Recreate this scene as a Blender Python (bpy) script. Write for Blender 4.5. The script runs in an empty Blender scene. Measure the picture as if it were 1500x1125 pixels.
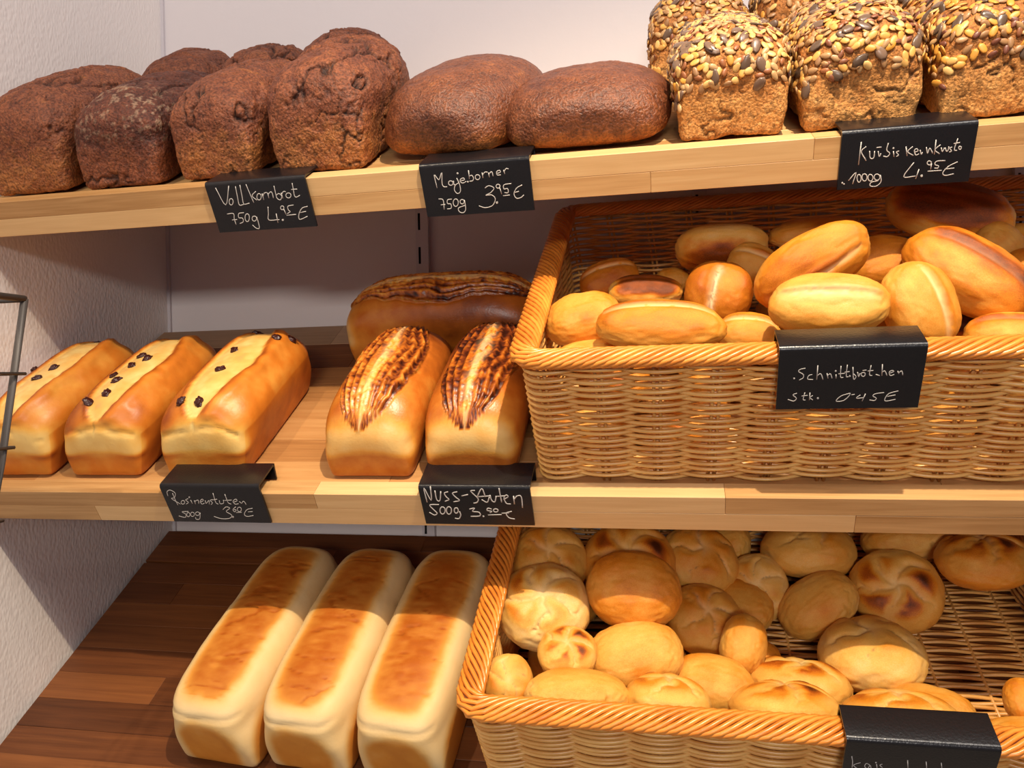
import bpy, math
import numpy as np
from mathutils import Matrix, Vector

S = bpy.context.scene
COL = S.collection

# ------------------------------------------------------------------ camera
cam_d = bpy.data.cameras.new('camera')
cam = bpy.data.objects.new('camera', cam_d)
COL.objects.link(cam)
cam_d.sensor_width = 36.0
cam_d.lens = 1126.8 / 1500 * 36.0
cam_d.clip_start = 0.01
CF = Vector((-0.1975013, 0.98029009, -0.00495667))
CR = Vector((0.98009028, 0.19735076, -0.021811))
CU = Vector((0.02040291, 0.00916569, 0.99974982))
CP = Vector((0.778509, -1.0995146, -0.0397561))
cam.matrix_world = Matrix(((CR.x, CU.x, -CF.x, CP.x), (CR.y, CU.y, -CF.y, CP.y), (CR.z, CU.z, -CF.z, CP.z), (0, 0, 0, 1)))
S.camera = cam

# ------------------------------------------------------------------ world, lights, exposure
S.view_settings.view_transform = 'Standard'
S.view_settings.look = 'None'
S.view_settings.gamma = 1.0
S.view_settings.use_curve_mapping = False
S.view_settings.exposure = 0.0
w = bpy.data.worlds.new('shop_air')
S.world = w
w.use_nodes = True
w.node_tree.nodes['Background'].inputs[0].default_value = (0.52, 0.54, 0.80, 1)
w.node_tree.nodes['Background'].inputs[1].default_value = 0.21

def aim(o, target):
    d = Vector(target) - o.location
    o.rotation_euler = d.to_track_quat('-Z', 'Y').to_euler()

def spot(name, loc, target, power, col, radius=0.02, angle=75, blend=0.5):
    l = bpy.data.lights.new(name, 'SPOT')
    l.energy = power; l.color = col; l.shadow_soft_size = radius
    l.spot_size = math.radians(angle); l.spot_blend = blend
    o = bpy.data.objects.new(name, l); COL.objects.link(o)
    o.location = loc; aim(o, target)
    return o

def area(name, loc, target, power, col, sx, sy):
    l = bpy.data.lights.new(name, 'AREA')
    l.shape = 'RECTANGLE'; l.size = sx; l.size_y = sy
    l.energy = power; l.color = col
    o = bpy.data.objects.new(name, l); COL.objects.link(o)
    o.location = loc; aim(o, target)
    return o

WARM = (1.0, 0.83, 0.60)
spot('ceiling_spot', (0.95, -1.08, 0.90), (0.85, -0.30, -0.36), 86, WARM, 0.010, 84, 0.9)
spot('ceiling_spot', (0.25, -1.10, 0.94), (0.30, -0.25, -0.32), 18, WARM, 0.012, 74, 0.9)
area('overhead_fill', (1.5, -1.4, 1.5), (0.4, -0.1, 0.25), 24, (1.0, 0.92, 0.86), 1.2, 0.5)  # unseen fill light, added to brighten the upper and left walls
area('shop_window', (1.1, -4.2, 0.52), (0.6, 0.0, 0.1), 46, (1.0, 0.93, 0.87), 1.0, 0.3)

# ------------------------------------------------------------------ helpers
def lin(c):
    return tuple(((x / 255) / 12.92 if x / 255 <= 0.04045 else ((x / 255 + 0.055) / 1.055) ** 2.4) for x in c)

TILT = 0.530980
CT, ST = math.cos(0.530977), math.sin(0.530977)
CT, ST = 0.86230246, 0.50639359
AX = Vector((1, 0, 0)); AV = Vector((0, CT, ST)); AN = Vector((0, -ST, CT))
ORG = [Vector((0, -0.36494493, 0.1657465)), Vector((0, -0.36958999, -0.15682444)), Vector((0, -0.36958999, -0.46964274))]

def frame(i, x=0, v=0, n=0, yaw=0):
    """matrix of a spot on tilted shelf i: local X along the shelf, Y up its slope, Z off its surface"""
    o = ORG[i] + AX * x + AV * v + AN * n
    m = Matrix(((1, 0, 0, o.x), (0, CT, -ST, o.y), (0, ST, CT, o.z), (0, 0, 0, 1)))
    return m @ Matrix.Rotation(yaw, 4, 'Z')

def thing(name, label, cat, m, group=None):
    o = bpy.data.objects.new(name, None); COL.objects.link(o)
    o.empty_display_size = 0.02
    o.matrix_world = m
    o['label'] = label; o['category'] = cat
    if group: o['group'] = group
    return o

def tag(o, label, cat, group=None):
    o['label'] = label; o['category'] = cat
    if group: o['group'] = group
    return o

def mesh_obj(name, me, parent=None, mat=None, m=None):
    o = bpy.data.objects.new(name, me); COL.objects.link(o)
    if mat and not me.materials: me.materials.append(mat)
    if parent: o.parent = parent
    if m is not None:
        o.matrix_local = m
    return o

def mk(name, verts, faces, smooth=True):
    """faces: (n,4) array of quads or list"""
    me = bpy.data.meshes.new(name)
    if isinstance(faces, np.ndarray):
        verts = np.asarray(verts, dtype=np.float32)
        nf, k = faces.shape
        me.vertices.add(len(verts)); me.vertices.foreach_set('co', verts.ravel())
        me.loops.add(nf * k); me.loops.foreach_set('vertex_index', faces.astype(np.int32).ravel())
        me.polygons.add(nf)
        me.polygons.foreach_set('loop_start', np.arange(0, nf * k, k, dtype=np.int32))
        me.polygons.foreach_set('loop_total', np.full(nf, k, dtype=np.int32))
        me.update(calc_edges=True)
    else:
        me.from_pydata([tuple(v) for v in verts], [], faces); me.update()
    me.polygons.foreach_set('use_smooth', np.full(len(me.polygons), smooth, dtype=bool))
    return me

class MB:
    """collects tubes and boxes into one mesh"""
    def __init__(s): s.v = []; s.f = []; s.n = 0
    def add(s, v, f):
        v = np.asarray(v, float); f = np.asarray(f, int)
        s.v.append(v); s.f.append(f + s.n); s.n += len(v)
    def tube(s, pts, r, sides=6, closed=False, rz=None, up=(0, 0, 1)):
        P = np.asarray(pts, float); n = len(P)
        if closed: T = np.roll(P, -1, 0) - np.roll(P, 1, 0)
        else: T = np.gradient(P, axis=0)
        T /= np.linalg.norm(T, axis=1)[:, None] + 1e-12
        up = np.asarray(up, float)
        A = np.cross(T, up); bad = np.linalg.norm(A, axis=1) < 0.05
        A[bad] = np.cross(T[bad], [1.0, 0.1, 0])
        A /= np.linalg.norm(A, axis=1)[:, None]
        B = np.cross(A, T)
        R = np.broadcast_to(np.asarray(r, float), (n,)); RZ = R if rz is None else np.broadcast_to(np.asarray(rz, float), (n,))
        th = np.arange(sides) / sides * 2 * math.pi
        V = P[:, None] + A[:, None] * (R[:, None, None] * np.cos(th)[None, :, None]) + B[:, None] * (RZ[:, None, None] * np.sin(th)[None, :, None])
        V = V.reshape(-1, 3)
        i = np.arange(n if closed else n - 1); j = np.arange(sides)
        I, J = np.meshgrid(i, j, indexing='ij')
        a = I * sides + J; b = I * sides + (J + 1) % sides; I2 = (I + 1) % n
        c = I2 * sides + (J + 1) % sides; d = I2 * sides + J
        f = np.stack([a, d, c, b], -1).reshape(-1, 4)
        if not closed:
            V = np.vstack([V, P[0], P[-1]]); k = n * sides
            e0 = np.array([[k, q, (q + 1) % sides, k] for q in range(sides)])
            e1 = np.array([[k + 1, (n - 1) * sides + (q + 1) % sides, (n - 1) * sides + q, k + 1] for q in range(sides)])
            s.caps = getattr(s, 'caps', [])
            s.tri = getattr(s, 'tri', [])
            s.tri += [(x[0] + s.n, x[1] + s.n, x[2] + s.n) for x in np.vstack([e0, e1])]
        s.add(V, f)
    def box(s, x0, x1, y0, y1, z0, z1):
        v = [(x, y, z) for x in (x0, x1) for y in (y0, y1) for z in (z0, z1)]
        s.add(v, [(0, 1, 3, 2), (4, 6, 7, 5), (0, 4, 5, 1), (2, 3, 7, 6), (0, 2, 6, 4), (1, 5, 7, 3)])
    def build(s, name, mat, parent=None, smooth=True, m=None):
        me = s.mesh(name, smooth); return mesh_obj(name, me, parent, mat, m)
    def mesh(s, name, smooth=True):
        V = np.vstack(s.v); F = np.vstack(s.f)
        tri = getattr(s, 'tri', [])
        if tri: return mk(name, V, [tuple(int(q) for q in f) for f in F] + [tuple(int(q) for q in t) for t in tri], smooth)
        return mk(name, V, F, smooth)

def bevel_box(x0, x1, y0, y1, z0, z1, b, name='block', ux=(1, 1)):
    """box with chamfered edges, 8 corners -> 24 verts"""
    import itertools
    v = []; idx = {}
    X = (x0, x1); Y = (y0, y1); Z = (z0, z1)
    for i, j, k in itertools.product((0, 1), repeat=3):
        sx, sy, sz = (1 - 2 * i), (1 - 2 * j), (1 - 2 * k)
        for a in range(3):
            d = [b * sx, b * sy, b * sz]; d[a] = 0
            idx[(i, j, k, a)] = len(v); v.append((X[i] + d[0], Y[j] + d[1], Z[k] + d[2]))
    f = []
    for i in (0, 1): f.append([idx[(i, 0, 0, 0)], idx[(i, 1, 0, 0)], idx[(i, 1, 1, 0)], idx[(i, 0, 1, 0)]])
    for i in (0, 1): f.append([idx[(0, i, 0, 1)], idx[(1, i, 0, 1)], idx[(1, i, 1, 1)], idx[(0, i, 1, 1)]])
    for i in (0, 1): f.append([idx[(0, 0, i, 2)], idx[(1, 0, i, 2)], idx[(1, 1, i, 2)], idx[(0, 1, i, 2)]])
    for j, k in itertools.product((0, 1), repeat=2): f.append([idx[(0, j, k, 1)], idx[(1, j, k, 1)], idx[(1, j, k, 2)], idx[(0, j, k, 2)]])
    for i, k in itertools.product((0, 1), repeat=2): f.append([idx[(i, 0, k, 0)], idx[(i, 1, k, 0)], idx[(i, 1, k, 2)], idx[(i, 0, k, 2)]])
    for i, j in itertools.product((0, 1), repeat=2): f.append([idx[(i, j, 0, 0)], idx[(i, j, 1, 0)], idx[(i, j, 1, 1)], idx[(i, j, 0, 1)]])
    for i, j, k in itertools.product((0, 1), repeat=3): f.append([idx[(i, j, k, 0)], idx[(i, j, k, 1)], idx[(i, j, k, 2)]])
    me = bpy.data.meshes.new(name); me.from_pydata(v, [], f)
    import bmesh
    bm = bmesh.new(); bm.from_mesh(me); bmesh.ops.recalc_face_normals(bm, faces=bm.faces); bm.to_mesh(me); bm.free()
    return me

# --- noise in numpy
def _hash(ix, iy, iz, seed):
    h = (ix * 374761393 + iy * 668265263 + iz * 2147483647 + seed * 974634777) & 0xffffffff
    h = ((h ^ (h >> 13)) * 1274126177) & 0xffffffff
    h = ((h ^ (h >> 16)) * 2246822519) & 0xffffffff
    return ((h ^ (h >> 15)) & 0xffffff) / float(0xffffff) * 2 - 1
def vnoise(P, seed=0):
    P = np.asarray(P, float); I = np.floor(P).astype(np.int64); f = P - I; f = f * f * (3 - 2 * f)
    r = 0
    for dx in (0, 1):
        wx = f[:, 0] if dx else 1 - f[:, 0]
        for dy in (0, 1):
            wy = f[:, 1] if dy else 1 - f[:, 1]
            for dz in (0, 1):
                wz = f[:, 2] if dz else 1 - f[:, 2]
                r = r + wx * wy * wz * _hash(I[:, 0] + dx, I[:, 1] + dy, I[:, 2] + dz, seed)
    return r
def fbm(P, seed=0, o=3):
    r = 0; a = 1.0; s = 0
    for k in range(o):
        r = r + a * vnoise(P * (2.03 ** k) + k * 17.3, seed + k); s += a; a *= 0.5
    return r / s
def ss(a, b, x):
    t = np.clip((x - a) / (b - a), 0, 1); return t * t * (3 - 2 * t)
def gs(x, s): return np.exp(-(x / s) ** 2)

def cubegrid(nx, ny, nz):
    def lin_(n): return np.linspace(-1, 1, n + 1)
    X, Y, Z = lin_(nx), lin_(ny), lin_(nz)
    V = []; F = []; off = 0
    def face(A, B, fn, flip):
        nonlocal off
        a, b = np.meshgrid(A, B, indexing='ij'); V.append(fn(a.ravel(), b.ravel()))
        na, nb = len(A), len(B)
        i, j = np.meshgrid(np.arange(na - 1), np.arange(nb - 1), indexing='ij')
        q = (i * nb + j).ravel()
        f = np.stack([q, q + nb, q + nb + 1, q + 1], -1)
        if flip: f = f[:, ::-1]
        F.append(f + off); off += na * nb
    o = np.ones
    face(X, Y, lambda a, b: np.stack([a, b, o(len(a))], -1), False)
    face(X, Y, lambda a, b: np.stack([a, b, -o(len(a))], -1), True)
    face(X, Z, lambda a, b: np.stack([a, -o(len(a)), b], -1), False)
    face(X, Z, lambda a, b: np.stack([a, o(len(a)), b], -1), True)
    face(Y, Z, lambda a, b: np.stack([o(len(a)), a, b], -1), False)
    face(Y, Z, lambda a, b: np.stack([-o(len(a)), a, b], -1), True)
    V = np.vstack(V); F = np.vstack(F)
    key = np.round(V * 1e5).astype(np.int64)
    _, first, inv = np.unique(key, axis=0, return_index=True, return_inverse=True)
    inv = inv.ravel()
    return V[first], inv[F]

def finish(name, P, F, disp, col, mat):
    """displace along vertex normals, store painting channels"""
    me = mk(name, P, F)
    n = len(P)
    if disp is not None:
        N = np.empty(n * 3, dtype=np.float32); me.vertices.foreach_get('normal', N) if False else None
        N = np.array([0.0]); 
        nn = np.empty(n * 3, dtype=np.float32); me.vertex_normals.foreach_get('vector', nn); nn = nn.reshape(-1, 3)
        P = P + nn * disp[:, None]
        me.vertices.foreach_set('co', P.astype(np.float32).ravel()); me.update()
    a = me.color_attributes.new('paint', 'FLOAT_COLOR', 'POINT')
    c = np.ones((n, 4), dtype=np.float32); c[:, :3] = np.clip(col, 0, 1)
    a.data.foreach_set('color', c.ravel())
    me.materials.append(mat)
    return me

# ------------------------------------------------------------------ materials
def new_mat(name):
    m = bpy.data.materials.new(name); m.use_nodes = True
    nt = m.node_tree; b = nt.nodes['Principled BSDF']
    return m, nt, b
def N_(nt, t, **k):
    n = nt.nodes.new(t)
    for a, v in k.items(): setattr(n, a, v)
    return n
def plain(name, col, rough=0.6, bump=0, scale=100, spec=0.5, metal=0):
    m, nt, b = new_mat(name)
    b.inputs['Base Color'].default_value = (*lin(col), 1); b.inputs['Roughness'].default_value = rough
    b.inputs['Specular IOR Level'].default_value = spec; b.inputs['Metallic'].default_value = metal
    if bump:
        tc = N_(nt, 'ShaderNodeTexCoord'); no = N_(nt, 'ShaderNodeTexNoise'); no.inputs['Scale'].default_value = scale
        bu = N_(nt, 'ShaderNodeBump'); bu.inputs['Strength'].default_value = bump; bu.inputs['Distance'].default_value = 0.001
        nt.links.new(tc.outputs['Object'], no.inputs['Vector']); nt.links.new(no.outputs['Fac'], bu.inputs['Height'])
        nt.links.new(bu.outputs['Normal'], b.inputs['Normal'])
    return m

def bread(name, stops, pale, dark, rough=0.5, bump=0.3, bscale=900, var=0.18, nscale=60, spec=0.4, crumb=0.0, sheen=0, dist=0.0006, ovar=0.0):
    """paint channels: R = baking ramp, G = pale flour or crumb, B = dark cracks"""
    m, nt, b = new_mat(name); L = nt.links.new
    at = N_(nt, 'ShaderNodeAttribute', attribute_name='paint'); sep = N_(nt, 'ShaderNodeSeparateColor')
    L(at.outputs['Color'], sep.inputs[0])
    tc = N_(nt, 'ShaderNodeTexCoord')
    oi = N_(nt, 'ShaderNodeObjectInfo'); 
    mp = N_(nt, 'ShaderNodeVectorMath', operation='ADD'); sc = N_(nt, 'ShaderNodeVectorMath', operation='SCALE'); sc.inputs['Scale'].default_value = 7.0
    cb = N_(nt, 'ShaderNodeCombineXYZ'); L(oi.outputs['Random'], cb.inputs[0]); L(oi.outputs['Random'], cb.inputs[1]); L(cb.outputs[0], sc.inputs[0])
    L(tc.outputs['Object'], mp.inputs[0]); L(sc.outputs[0], mp.inputs[1])
    n1 = N_(nt, 'ShaderNodeTexNoise'); n1.inputs['Scale'].default_value = nscale; n1.inputs['Detail'].default_value = 5
    L(mp.outputs[0], n1.inputs['Vector'])
    ma = N_(nt, 'ShaderNodeMath', operation='MULTIPLY_ADD'); ma.inputs[1].default_value = var * 2; ma.inputs[2].default_value = -var
    L(n1.outputs['Fac'], ma.inputs[0])
    ob = N_(nt, 'ShaderNodeMath', operation='MULTIPLY_ADD'); ob.inputs[1].default_value = ovar; ob.inputs[2].default_value = -ovar / 2; L(oi.outputs['Random'], ob.inputs[0])
    ad0 = N_(nt, 'ShaderNodeMath', operation='ADD'); L(ma.outputs[0], ad0.inputs[0]); L(ob.outputs[0], ad0.inputs[1])
    ad = N_(nt, 'ShaderNodeMath', operation='ADD'); L(ad0.outputs[0], ad.inputs[0]); L(sep.outputs[0], ad.inputs[1])
    cr = N_(nt, 'ShaderNodeValToRGB'); e = cr.color_ramp.elements
    while len(e) > 1: e.remove(e[-1])
    e[0].position = stops[0][0]; e[0].color = (*lin(stops[0][1]), 1)
    for p_, c_ in stops[1:]:
        q = e.new(p_); q.color = (*lin(c_), 1)
    L(ad.outputs[0], cr.inputs[0])
    n2 = N_(nt, 'ShaderNodeTexNoise'); n2.inputs['Scale'].default_value = bscale; n2.inputs['Detail'].default_value = 4
    L(mp.outputs[0], n2.inputs['Vector'])
    # pale, broken up a little
    g = N_(nt, 'ShaderNodeMath', operation='MULTIPLY_ADD'); g.inputs[1].default_value = 1.0
    gg = N_(nt, 'ShaderNodeMath', operation='MULTIPLY_ADD'); gg.inputs[1].default_value = 0.8; gg.inputs[2].default_value = 0.55
    L(n1.outputs['Fac'], gg.inputs[0]); g2 = N_(nt, 'ShaderNodeMath', operation='MULTIPLY', use_clamp=True); L(gg.outputs[0], g2.inputs[0]); L(sep.outputs[1], g2.inputs[1])
    m1 = N_(nt, 'ShaderNodeMix', data_type='RGBA'); m1.inputs[7].default_value = (*lin(pale), 1)
    L(g2.outputs[0], m1.inputs[0]); L(cr.outputs[0], m1.inputs[6])
    m2 = N_(nt, 'ShaderNodeMix', data_type='RGBA'); m2.inputs[7].default_value = (*lin(dark), 1)
    L(sep.outputs[2], m2.inputs[0]); L(m1.outputs[2], m2.inputs[6])
    out = m2.outputs[2]
    if crumb:
        vo = N_(nt, 'ShaderNodeTexNoise'); vo.inputs['Scale'].default_value = 420; vo.inputs['Detail'].default_value = 3; L(mp.outputs[0], vo.inputs['Vector'])
        c2 = N_(nt, 'ShaderNodeValToRGB'); c2.color_ramp.elements[0].position = 0.34; c2.color_ramp.elements[0].color = (1 - crumb,) * 3 + (1,)
        c2.color_ramp.elements[1].position = 0.6; c2.color_ramp.elements[1].color = (1 + crumb * .25,) * 3 + (1,)
        L(vo.outputs['Fac'], c2.inputs[0])
        m3 = N_(nt, 'ShaderNodeMix', data_type='RGBA', blend_type='MULTIPLY'); m3.inputs[0].default_value = 1
        L(out, m3.inputs[6]); L(c2.outputs[0], m3.inputs[7]); out = m3.outputs[2]
    L(out, b.inputs['Base Color'])
    b.inputs['Roughness'].default_value = rough; b.inputs['Specular IOR Level'].default_value = spec
    bu = N_(nt, 'ShaderNodeBump'); bu.inputs['Strength'].default_value = bump; bu.inputs['Distance'].default_value = dist
    L(n2.outputs['Fac'], bu.inputs['Height']); L(bu.outputs['Normal'], b.inputs['Normal'])
    b.inputs['Subsurface Weight'].default_value = 0.0
    return m

M = {}
M['roll'] = bread('roll_crust', [(0, (238, 204, 138)), (.25, (232, 176, 82)), (.5, (216, 134, 34)), (.72, (174, 86, 16)), (1, (76, 32, 8))], (244, 222, 176), (96, 52, 24), rough=0.36, bump=0.45, bscale=220, ovar=0.22, var=0.16, nscale=38, spec=0.4)
M['stuten'] = bread('sweet_loaf_crust', [(0, (238, 206, 130)), (.3, (228, 168, 74)), (.55, (202, 116, 34)), (.8, (146, 68, 18)), (1, (76, 30, 8))], (240, 212, 146), (60, 26, 10), rough=0.4, bump=0.3, bscale=300, var=0.12, nscale=40, spec=0.4)
M['nut'] = bread('nut_loaf_crust', [(0, (232, 192, 120)), (.3, (220, 152, 62)), (.55, (182, 98, 28)), (.8, (108, 46, 16)), (1, (46, 16, 8))], (236, 208, 156), (48, 18, 6), rough=0.34, bump=0.35, bscale=380, var=0.13, nscale=70, spec=0.45)
M['toast'] = bread('toast_crust', [(0, (226, 198, 146)), (.3, (222, 178, 108)), (.5, (208, 138, 54)), (.7, (170, 88, 20)), (1, (108, 46, 10))], (238, 220, 180), (120, 66, 24), rough=0.55, bump=0.3, bscale=320, var=0.07, nscale=50, spec=0.25)
M['rye'] = bread('rye_crust', [(0, (48, 22, 14)), (.3, (100, 52, 36)), (.55, (138, 78, 48)), (.8, (170, 106, 54)), (1, (196, 134, 74))], (176, 150, 122), (26, 10, 6), rough=0.6, bump=1.0, bscale=330, var=0.18, nscale=80, spec=0.4, crumb=0.55, dist=0.0022)
M['ryegloss'] = bread('round_rye_crust', [(0, (44, 20, 12)), (.3, (88, 44, 26)), (.55, (126, 70, 38)), (.8, (176, 104, 44)), (1, (210, 138, 66))], (200, 160, 120), (30, 10, 6), rough=0.42, bump=1.0, bscale=420, var=0.18, nscale=90, spec=0.5, crumb=0.5, dist=0.0018)
M['seedcrust'] = bread('seed_loaf_crust', [(0, (96, 54, 28)), (.3, (146, 88, 44)), (.55, (184, 120, 60)), (.8, (208, 148, 82)), (1, (224, 170, 104))], (230, 190, 140), (50, 24, 10), rough=0.65, bump=0.9, bscale=460, var=0.18, nscale=90, spec=0.3, crumb=0.5, dist=0.002)

def wood(name, cols, rough=0.45, cx=1.0):
    m, nt, b = new_mat(name); L = nt.links.new
    tc = N_(nt, 'ShaderNodeTexCoord'); oi = N_(nt, 'ShaderNodeObjectInfo')
    cb = N_(nt, 'ShaderNodeCombineXYZ')
    for k in range(3): L(oi.outputs['Random'], cb.inputs[k])
    sc = N_(nt, 'ShaderNodeVectorMath', operation='SCALE'); sc.inputs['Scale'].default_value = 9; L(cb.outputs[0], sc.inputs[0])
    ad = N_(nt, 'ShaderNodeVectorMath', operation='ADD'); L(tc.outputs['Object'], ad.inputs[0]); L(sc.outputs[0], ad.inputs[1])
    mp = N_(nt, 'ShaderNodeMapping'); mp.inputs['Scale'].default_value = (5, 90, 90); L(ad.outputs[0], mp.inputs['Vector'])
    n1 = N_(nt, 'ShaderNodeTexNoise'); n1.inputs['Scale'].default_value = 1.0; n1.inputs['Detail'].default_value = 6; n1.inputs['Distortion'].default_value = 1.2; L(mp.outputs[0], n1.inputs['Vector'])
    mp2 = N_(nt, 'ShaderNodeMapping'); mp2.inputs['Scale'].default_value = (18, 700, 700); L(ad.outputs[0], mp2.inputs['Vector'])
    n2 = N_(nt, 'ShaderNodeTexNoise'); n2.inputs['Scale'].default_value = 1.0; n2.inputs['Detail'].default_value = 3; L(mp2.outputs[0], n2.inputs['Vector'])
    # tone = grain + per-stave offset
    a = N_(nt, 'ShaderNodeMath', operation='MULTIPLY_ADD'); a.inputs[1].default_value = 0.55; L(n1.outputs['Fac'], a.inputs[0])
    r = N_(nt, 'ShaderNodeMath', operation='MULTIPLY_ADD'); r.inputs[1].default_value = 0.42; r.inputs[2].default_value = -0.10; L(oi.outputs['Random'], r.inputs[0])
    L(r.outputs[0], a.inputs[2])
    a2 = N_(nt, 'ShaderNodeMath', operation='MULTIPLY_ADD'); a2.inputs[1].default_value = 0.22; L(n2.outputs['Fac'], a2.inputs[0]); L(a.outputs[0], a2.inputs[2])
    cr = N_(nt, 'ShaderNodeValToRGB'); e = cr.color_ramp.elements
    while len(e) > 1: e.remove(e[-1])
    e[0].position = 0.12; e[0].color = (*lin(cols[0]), 1)
    for p_, c_ in zip((0.45, 0.85), cols[1:]):
        q = e.new(p_); q.color = (*lin(c_), 1)
    L(a2.outputs[0], cr.inputs[0]); L(cr.outputs[0], b.inputs['Base Color'])
    b.inputs['Roughness'].default_value = rough; b.inputs['Specular IOR Level'].default_value = 0.35
    bu = N_(nt, 'ShaderNodeBump'); bu.inputs['Strength'].default_value = 0.25; bu.inputs['Distance'].default_value = 0.0006
    L(a2.outputs[0], bu.inputs['Height']); L(bu.outputs['Normal'], b.inputs['Normal'])
    return m
M['oak'] = wood('pale_oak', [(156, 110, 60), (200, 156, 102), (222, 184, 130)])
M['beech'] = wood('warm_board', [(128, 82, 42), (176, 124, 72), (204, 156, 100)])
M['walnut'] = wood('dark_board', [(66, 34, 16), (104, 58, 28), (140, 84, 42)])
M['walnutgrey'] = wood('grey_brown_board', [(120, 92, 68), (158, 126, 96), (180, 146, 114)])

def wicker(name, c0, c1):
    m, nt, b = new_mat(name); L = nt.links.new
    tc = N_(nt, 'ShaderNodeTexCoord'); n1 = N_(nt, 'ShaderNodeTexNoise'); n1.inputs['Scale'].default_value = 35; n1.inputs['Detail'].default_value = 4
    L(tc.outputs['Object'], n1.inputs['Vector'])
    oi = N_(nt, 'ShaderNodeObjectInfo')
    a = N_(nt, 'ShaderNodeMath', operation='MULTIPLY_ADD'); a.inputs[1].default_value = 0.35; L(oi.outputs['Random'], a.inputs[0]); L(n1.outputs['Fac'], a.inputs[2])
    mr = N_(nt, 'ShaderNodeMapRange'); mr.inputs[1].default_value = 0.35; mr.inputs[2].default_value = 0.95; L(a.outputs[0], mr.inputs[0])
    mx = N_(nt, 'ShaderNodeMix', data_type='RGBA'); mx.inputs[6].default_value = (*lin(c0), 1); mx.inputs[7].default_value = (*lin(c1), 1)
    L(mr.outputs[0], mx.inputs[0]); L(mx.outputs[2], b.inputs['Base Color'])
    b.inputs['Roughness'].default_value = 0.3; b.inputs['Specular IOR Level'].default_value = 0.6
    return m
M['wicker'] = wicker('wicker_strand', (208, 142, 66), (240, 188, 108))
M['rim'] = wicker('wicker_rim', (200, 112, 34), (234, 150, 58))
M['core'] = plain('wicker_core', (120, 62, 24), 0.7)
M['tag'] = plain('black_acrylic', (19, 18, 21), 0.28, bump=0.2, scale=500, spec=0.5)
M['chalk'] = plain('chalk_marker', (196, 192, 186), 0.8)
M['metal'] = plain('grey_powder_coated_steel', (86, 80, 76), 0.5, metal=0.3)
M['raillight'] = plain('wall_rail_enamel', (205, 198, 200), 0.45)
M['slot'] = plain('slot_shade_black', (16, 12, 14), 0.8)
M['raisin'] = plain('raisin_skin', (58, 20, 16), 0.3, bump=0.8, scale=500)
M['floor'] = plain('floor_tile', (150, 140, 128), 0.5)

# walls
def wall_mat(name, col, tex):
    m, nt, b = new_mat(name); L = nt.links.new
    b.inputs['Base Color'].default_value = (*lin(col), 1); b.inputs['Roughness'].default_value = 0.85; b.inputs['Specular IOR Level'].default_value = 0.2
    tc = N_(nt, 'ShaderNodeTexCoord'); mp = N_(nt, 'ShaderNodeMapping'); L(tc.outputs['Object'], mp.inputs['Vector'])
    bu = N_(nt, 'ShaderNodeBump')
    if tex:
        mp.inputs['Scale'].default_value = (1, 1, 0.55)
        mp.inputs['Rotation'].default_value = (0.25, 0, 0)
        vo = N_(nt, 'ShaderNodeTexVoronoi', feature='SMOOTH_F1'); vo.inputs['Scale'].default_value = 290; vo.inputs['Smoothness'].default_value = 0.6
        L(mp.outputs[0], vo.inputs['Vector']); L(vo.outputs['Distance'], bu.inputs['Height'])
        bu.inputs['Strength'].default_value = 0.42; bu.inputs['Distance'].default_value = 0.0012; bu.invert = True
    else:
        no = N_(nt, 'ShaderNodeTexNoise'); no.inputs['Scale'].default_value = 60; no.inputs['Detail'].default_value = 5
        L(mp.outputs[0], no.inputs['Vector']); L(no.outputs['Fac'], bu.inputs['Height'])
        bu.inputs['Strength'].default_value = 0.25; bu.inputs['Distance'].default_value = 0.0015
    L(bu.outputs['Normal'], b.inputs['Normal'])
    return m
M['wall_left'] = wall_mat('woven_wallpaper', (236, 228, 222), True)
M['wall_back'] = wall_mat('painted_plaster', (222, 214, 212), False)

# ------------------------------------------------------------------ setting
def slab(name, x0, x1, y0, y1, z0, z1, mat):
    mb = MB(); mb.box(x0, x1, y0, y1, z0, z1)
    o = mb.build(name, mat, smooth=False); o['kind'] = 'structure'; return o
slab('wall_back', -0.12, 2.6, 0.0, 0.12, -1.35, 1.5, M['wall_back'])
slab('wall_left', -0.12, 0.0, -2.2, 0.0, -1.35, 1.5, M['wall_left'])
slab('floor', -0.12, 2.6, -3.6, 0.12, -1.45, -1.35, M['floor'])

mb = MB(); mb.box(0.0, 0.0050, -0.0045, 0.0, -1.35, 1.5)
o = mb.build('trim_1', M['raillight'], smooth=False); o['kind'] = 'structure'

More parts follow.
